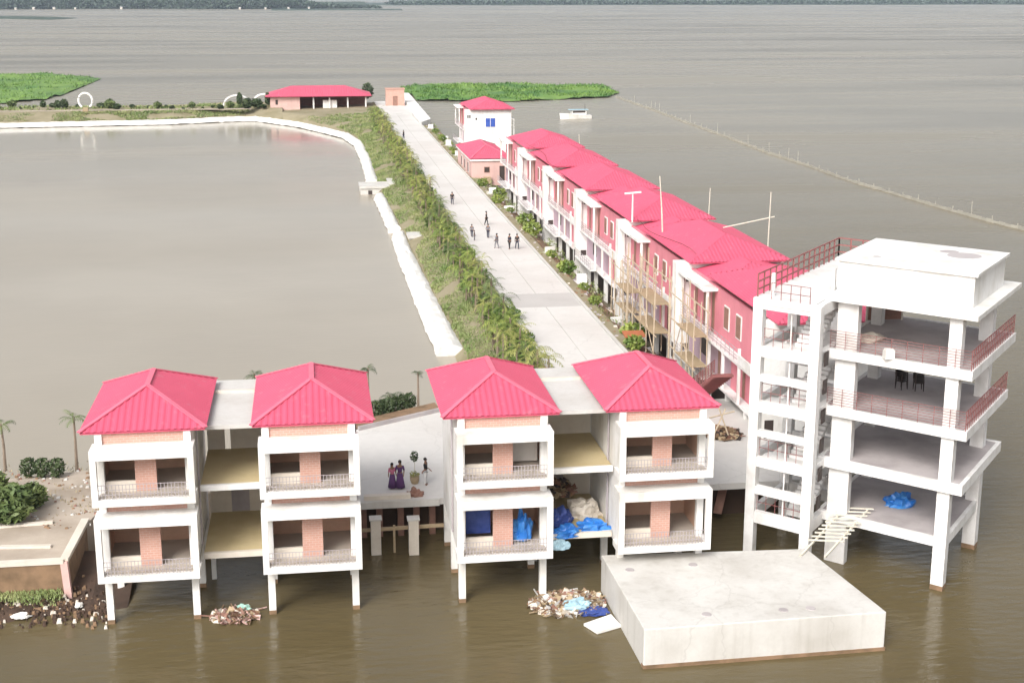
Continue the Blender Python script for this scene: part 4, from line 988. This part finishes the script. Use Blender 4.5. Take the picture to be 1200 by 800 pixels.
# blue sheets and timber in the right passage, resting on its lower landing
for (x, y, z, rx, ry, rz, m, lb_, sd_) in ((12.3, 68.2, 2.9, .8, 1.1, .75, 'navy_tarp', 'dark blue crumpled sheet heap in the right passage', 11), (12.5, 66.7, 2.85, .75, .55, .45, 'blue_tarp', 'bright blue sheet hanging over the passage edge', 12),
                                          (14.0, 67.1, 2.9, .85, .5, .5, 'blue_tarp', 'blue sheet heap at the right side of the passage', 13), (13.9, 69.2, 2.9, .9, .9, .8, 'cream', 'pale sack heap in the middle of the right passage', 14), (12.1, 66.25, 2.3, .55, .28, .5, 'pale_tarp', 'pale blue sheet end dangling below the passage floor', 15)):
    cloth_lump('sheet_heap', x, y, z, rx, ry, rz, M[m], lb_, 'sheet', sd_)
debris('timber_litter', 652, 572, 1.0, 1.2, 160, ['wood', 'dark', 'brown', 'straw'], 'dark timber scraps on the right passage floor', 6, 4.0)
# blue sheets inside the lower room of the third villa
tag(MB().box(7.25, 8.5, 66.3, 66.34, 3.35, 5.4).build('blue_curtain', M['navy_tarp']), 'dark blue sheet closing the lower window of the third villa', 'sheet')
cloth_lump('blue_sheet', 10.1, 66.2, 3.0, .5, .4, 1.3, M['blue_tarp'], 'blue sheet heaped in the lower doorway of the third villa', 'sheet', 17)
tag(MB().box(9.75, 11.0, 66.9, 66.95, 6.9, 8.75).build('grey_panel', M['slab']), 'grey panel standing in the upper room of the third villa', 'panel')

# piles and beams carrying the plaza edge
for i, px in enumerate((441, 485)):
    X, Y = G(px, 648, 0); o = empty('brick_pile', (X, Y, 0), ['pale brick pile under the plaza edge nearest the second villa', 'pale brick pile under the plaza edge nearest the third villa'][i], 'pile', 'brick piles under the plaza edge')
    MB().box(-.27, .27, -.27, .27, -1.5, 2.02).build('shaft', M['cream'], o); MB().box(-.34, .34, -.34, .34, 2.02, 2.1).build('cap', M['slab'], o)
for i, X in enumerate((2.2, 3.1, 4.3, 5.2, 6.1)):
    o = tag(MB().box(X, X+.35, 74.9, 75.3, -1.5, 2.1).build('brown_pier', M['wood']), ['brown pier in the shade under the plaza, leftmost', 'brown pier in the shade under the plaza, second from the left', 'brown pier in the shade under the middle of the plaza edge', 'brown pier in the shade under the plaza, second from the right', 'brown pier in the shade under the plaza, rightmost'][i], 'pier', 'brown piers under the plaza')
o = empty('plaza_beam', (0, 0, 0), 'pale timber beams running along the front edge of the plaza', 'beam')
MB().bar((1.9, 72.6, 1.35), (6.7, 72.6, 1.42), .18, .16).build('lower_beam', M['straw'], o); MB().bar((1.9, 73.9, 2.3), (6.6, 73.9, 2.3), .14, .4).build('edge_beam', M['slab'], o); MB().bar((3.95, 72.5, -.4), (3.95, 72.5, 1.6), .12).build('post', M['straw'], o)
o = tag(MB().box(2.4, 5.0, 74.1, 74.5, 2.51, 2.75).build('stone_bench', M['cream']), 'low pale slab lying at the front edge of the plaza', 'slab')
X, Y = G(487, 580, ZR); cloth_lump('brown_heap', X, Y, 2.48, .5, .35, .4, M['wood'], 'brown heap at the front edge of the plaza near the planter', 'heap', 44)
# planter with dark sapling
X, Y = G(486, 566, ZR); o = empty('potted_sapling', (X, Y, ZR), 'dark leaved sapling in a round beige planter on the plaza', 'potted tree')
MB().tube([(0, 0, 0), (0, 0, .25), (0, 0, .6)], [.3, .42, .46], 14).build('planter', M['straw'], o); MB().tube([(0, 0, .5), (.02, 0, 2.2)], [.04, .03], 6).build('trunk', M['cream'], o)
b = MB(); leaf_faces(b, (0, 0, 2.35), .36, .36, .45, 160, .12, random.Random(8)); b.build('crown', M['dark_leaf'], o)
b = MB(); leaf_faces(b, (0, 0, .8), .45, .45, .25, 90, .12, random.Random(9)); b.build('ground_leaves', M['palm_dry'], o); o.scale = (.62, .62, .70)

# ------------------------------------------------------------------ rubble, shrubs and blocks beside the row
rw = random.Random(21)
b = MB()
for i in range(900):
    Y = 92+230*rw.random()**1.3; X = rw.uniform(24.6, 28.4); s = rw.uniform(.06, .22); z = 2.42 if X < 25.4 else 2.42-(X-25.4)*.57
    b.mat(rw.choice((0, 0, 0, 1, 1, 2))); b.hexa([(X-s, Y-s, z-.1), (X+s, Y-s*.8, z-.1), (X+s*.8, Y+s, z-.1), (X-s*.9, Y+s, z-.1)], [(X-s*.7, Y-s*.5, z+s*.6), (X+s*.6, Y-s*.6, z+s*.5), (X+s*.5, Y+s*.6, z+s*.7), (X-s*.6, Y+s*.5, z+s*.6)])
tag(b.build('building_rubble', [M['brown'], M['floor_grey'], M['cream']]), 'building rubble strewn between the road and the long row', 'rubble', kind='stuff')
ss = make_shrub(60, 'palm', 300, .6, .5, .16, 'verge_shrub'); fs = True
for i in range(24):
    Y = 96+i*8.3+rw.uniform(-2, 2)
    if 208 < Y < 238: continue
    oo = ss if fs else copy_tree(ss); fs = False; xx_ = rw.uniform(25.0, 26.6); oo.location = (xx_, Y, 2.35-max(0, xx_-25.4)*.57); s = rw.uniform(.8, 1.9); oo.scale = (s, s, s*.9); oo['label'] = 'olive shrub in the rubbly verge beside the long row'; oo['category'] = 'shrub'; oo['group'] = 'shrubs in the rubbly verge'
fs = True
for i in range(13):
    Y = 98+i*16.3+rw.uniform(-3, 3); 
    if 208 < Y < 238: continue
    o = empty('verge_block', (25.6, Y, 2.3), 'pale concrete block in the verge beside the long row', 'block', 'concrete blocks in the verge') if fs else copy_tree(vb)
    if fs: vb = o; MB().box(-.7, .7, -.6, .6, -.3, .35).build('base', M['slab'], o); MB().box(-.5, .5, -.4, .4, .352, 1.0).build('top', M['white'], o); fs = False
    xx_ = rw.uniform(25.3, 26.6); o.location = (xx_, Y, 2.4-max(0, xx_-25.4)*.57); o.rotation_euler = (0, 0, rw.uniform(-.3, .3)); o.scale = (1, rw.uniform(.6, 1.4), rw.uniform(.5, 1.4))
# red brick strip left of the road near end
tag(MB().box(16.2, 17.25, 91.2, 101, 2.2, 2.56).build('brick_edging', M['brick']), 'red brick paved edging left of the road behind the third villa', 'edging')
# litter and boards under the fourth villa right side
X, Y = G(845, 590, 1.0); tag(MB().bar((X-.2, Y, .4), (X+.6, Y+1.2, 2.3), .5, .08).build('fallen_ladder', M['wood']), 'dark red board leaning under the walkway left of the tower', 'board')
X, Y = G(848, 515, ZR); o = tag(MB().tube([(X-.8, Y, 2.5), (X+.2, Y+.5, 4.4)], .05, 5).tube([(X+.4, Y, 2.5), (X-.3, Y+.4, 4.6)], .05, 5).tube([(X-.9, Y+.3, 3.9), (X+.8, Y+.5, 4.2)], .05, 5).build('timber_trestle', M['bamboo']), 'rough timber trestle on the paving beside the fourth villa', 'trestle')
debris('scrap_timber', 846, 508, 1.1, 1.3, 260, ['wood', 'brown', 'straw', 'dark'], 'scrap timber scattered on the paving beside the fourth villa', 9, 2.6)

# ------------------------------------------------------------------ people
def skin_mesh(name, verts, edges, rad, mat, parent, root=0, sub=1):
    me = bpy.data.meshes.new(name); me.from_pydata(verts, edges, []); me.update()
    o = bpy.data.objects.new(name+'_tmp', me); COL.objects.link(o)
    sk = o.modifiers.new('s', 'SKIN'); 
    for i, r_ in enumerate(rad):
        me.skin_vertices[0].data[i].radius = (r_, r_*(.8 if r_ > .09 else 1)); me.skin_vertices[0].data[i].use_root = (i == root)
    sb = o.modifiers.new('u', 'SUBSURF'); sb.levels = sub; sb.render_levels = sub
    dg = bpy.context.evaluated_depsgraph_get(); m2 = bpy.data.meshes.new_from_object(o.evaluated_get(dg)); bpy.data.objects.remove(o)
    m2.name = name; m2.materials.clear(); m2.materials.append(mat)
    for p in m2.polygons: p.use_smooth = True; p.material_index = 0
    q = bpy.data.objects.new(name, m2); COL.objects.link(q); q.parent = parent; return q
def person(x, y, z, h, rz, top, bottom, label, skirt=False, stride=.0, arm=.1, group=None, long_hair=False):
    o = empty('person', (x, y, z), label, 'person', group, rz); k = h/1.7
    st_ = stride
    V = [(0, 0, .92), (0, 0, 1.12), (0, .01, 1.36), (0, .01, 1.47), (0, 0, 1.55), (0, -.01, 1.64),
         (.10, 0, .88), (.11, -st_*.5, .48), (.11, -st_*.7+.02, .07), (.11, -st_*.7-.12, .03),
         (-.10, 0, .88), (-.11, st_*.4, .48), (-.11, st_*.9, .08), (-.11, st_*.9-.13, .03),
         (.19, .01, 1.38), (.24, .02+arm*.3, 1.10), (.25, -.06-arm, .87), (.25, -.10-arm, .79),
         (-.19, .01, 1.38), (-.24, .02-arm*.3, 1.10), (-.25, -.04+arm, .87), (-.25, -.08+arm, .79)]
    E_ = [(0, 1), (1, 2), (2, 3), (3, 4), (4, 5), (0, 6), (6, 7), (7, 8), (8, 9), (0, 10), (10, 11), (11, 12), (12, 13), (2, 14), (14, 15), (15, 16), (16, 17), (2, 18), (18, 19), (19, 20), (20, 21)]
    rd = [.14, .125, .14, .055, .085, .095, .085, .06, .042, .035, .085, .06, .042, .035, .055, .042, .03, .035, .055, .042, .03, .035]
    V = [(a*k, b_*k, c_*k) for a, b_, c_ in V]; rd = [r_*k for r_ in rd]
    skin_mesh('body', V, E_, rd, M['skin'], o)
    # shirt: torso and upper arms
    def subset(ids, extra, nm, mt):
        mp = {v_: i for i, v_ in enumerate(ids)}; ee = [(mp[a], mp[b_]) for a, b_ in E_ if a in mp and b_ in mp]
        skin_mesh(nm, [V[i] for i in ids], ee, [rd[i]+extra for i in ids], mt, o, 0)
    subset([0, 1, 2, 14, 15, 18, 19], .018*k, 'shirt', M[top])
    if skirt:
        b = MB(); b.tube([(0, 0, .1*k), (0, 0, .5*k), (0, 0, .98*k)], [.30*k, .23*k, .16*k], 12); b.build('skirt', M[bottom], o, True)
    else: subset([0, 6, 7, 8, 10, 11, 12], .016*k, 'trousers', M[bottom])
    b = MB(); pts = [(0, .03*k, 1.60*k), (0, .02*k, 1.68*k), (0, .01*k, 1.745*k)]; b.tube(pts, [.10*k, .105*k, .05*k], 10)
    if long_hair: b.tube([(0, .07*k, 1.66*k), (0, .11*k, 1.45*k), (0, .13*k, 1.25*k)], [.08*k, .07*k, .03*k], 8)
    b.build('hair', M['hair'], o, True)
    f_ = MB(); f_.box(-.012*k, .012*k, -.115*k, -.09*k, 1.60*k, 1.635*k)
    f_.build('nose', M['skin'], o); e_ = MB(); e_.box(-.045*k, -.02*k, -.106*k, -.085*k, 1.64*k, 1.652*k); e_.box(.02*k, .045*k, -.106*k, -.085*k, 1.64*k, 1.652*k); e_.build('eyes', M['hair'], o)
X, Y = G(460, 572, ZR); person(X, Y, ZR, 1.5, .3, 'rose', 'purple', 'woman in rose top and purple skirt on the plaza, left of the pair', True, long_hair=True)
X, Y = G(469, 572, ZR); person(X, Y, ZR, 1.66, -.3, 'purple', 'purple', 'woman in dark purple dress on the plaza, right of the pair', True, long_hair=True)
X, Y = G(499, 568, ZR); person(X, Y, ZR, 1.62, 1.2, 'black', 'shirt_white', 'person in black top and pale trousers beside the potted sapling', arm=.2)
PR = [(530, 240, 'black', 'navy', 'lone person in black on the road left of the pink pavilion', 1.7), (570, 264, 'black', 'black', 'farthest person of the group walking down the road', 1.7), (572, 279, 'grey_cloth', 'navy', 'person in grey walking behind the group of four', 1.65), (582, 291, 'grey_cloth', 'grey_cloth', 'person in grey at the left of the front group on the road', 1.65),
      (597, 292, 'navy', 'black', 'person in navy second from the right in the road group', 1.7), (606, 292, 'black', 'navy', 'person in black at the right end of the road group', 1.7), (556, 282, 'navy', 'grey_cloth', 'person crouched near the palms beside the road group', 1.2), (553, 278, 'grey_cloth', 'navy', 'person in grey by the palms left of the road group', 1.5), (473, 163, 'black', 'navy', 'distant person in dark clothes at the far end of the road', 1.7)]
for i, (px, py, t1, t2, lb_, h) in enumerate(PR):
    X, Y = G(px, py, ZR); person(X, Y, ZR, h, i*1.3, t1, t2, lb_, stride=.25 if i % 2 else .1, group='people on the road')

# ------------------------------------------------------------------ haze
hz = MB().box(-9300, 9300, -400, 12300, -3, 34).build('haze', None); hz.data.materials.clear(); tag(hz, kind='stuff')
m = bpy.data.materials.new('haze_air'); m.use_nodes = True; n = m.node_tree.nodes; l = m.node_tree.links
n.remove(n['Principled BSDF']); pv = n.new('ShaderNodeVolumePrincipled'); pv.inputs['Color'].default_value = (.62, .74, .92, 1); pv.inputs['Density'].default_value = .00007
l.new(pv.outputs[0], n['Material Output'].inputs['Volume']); hz.data.materials.append(m)
hz['label'] = 'thin blue air over the lake'
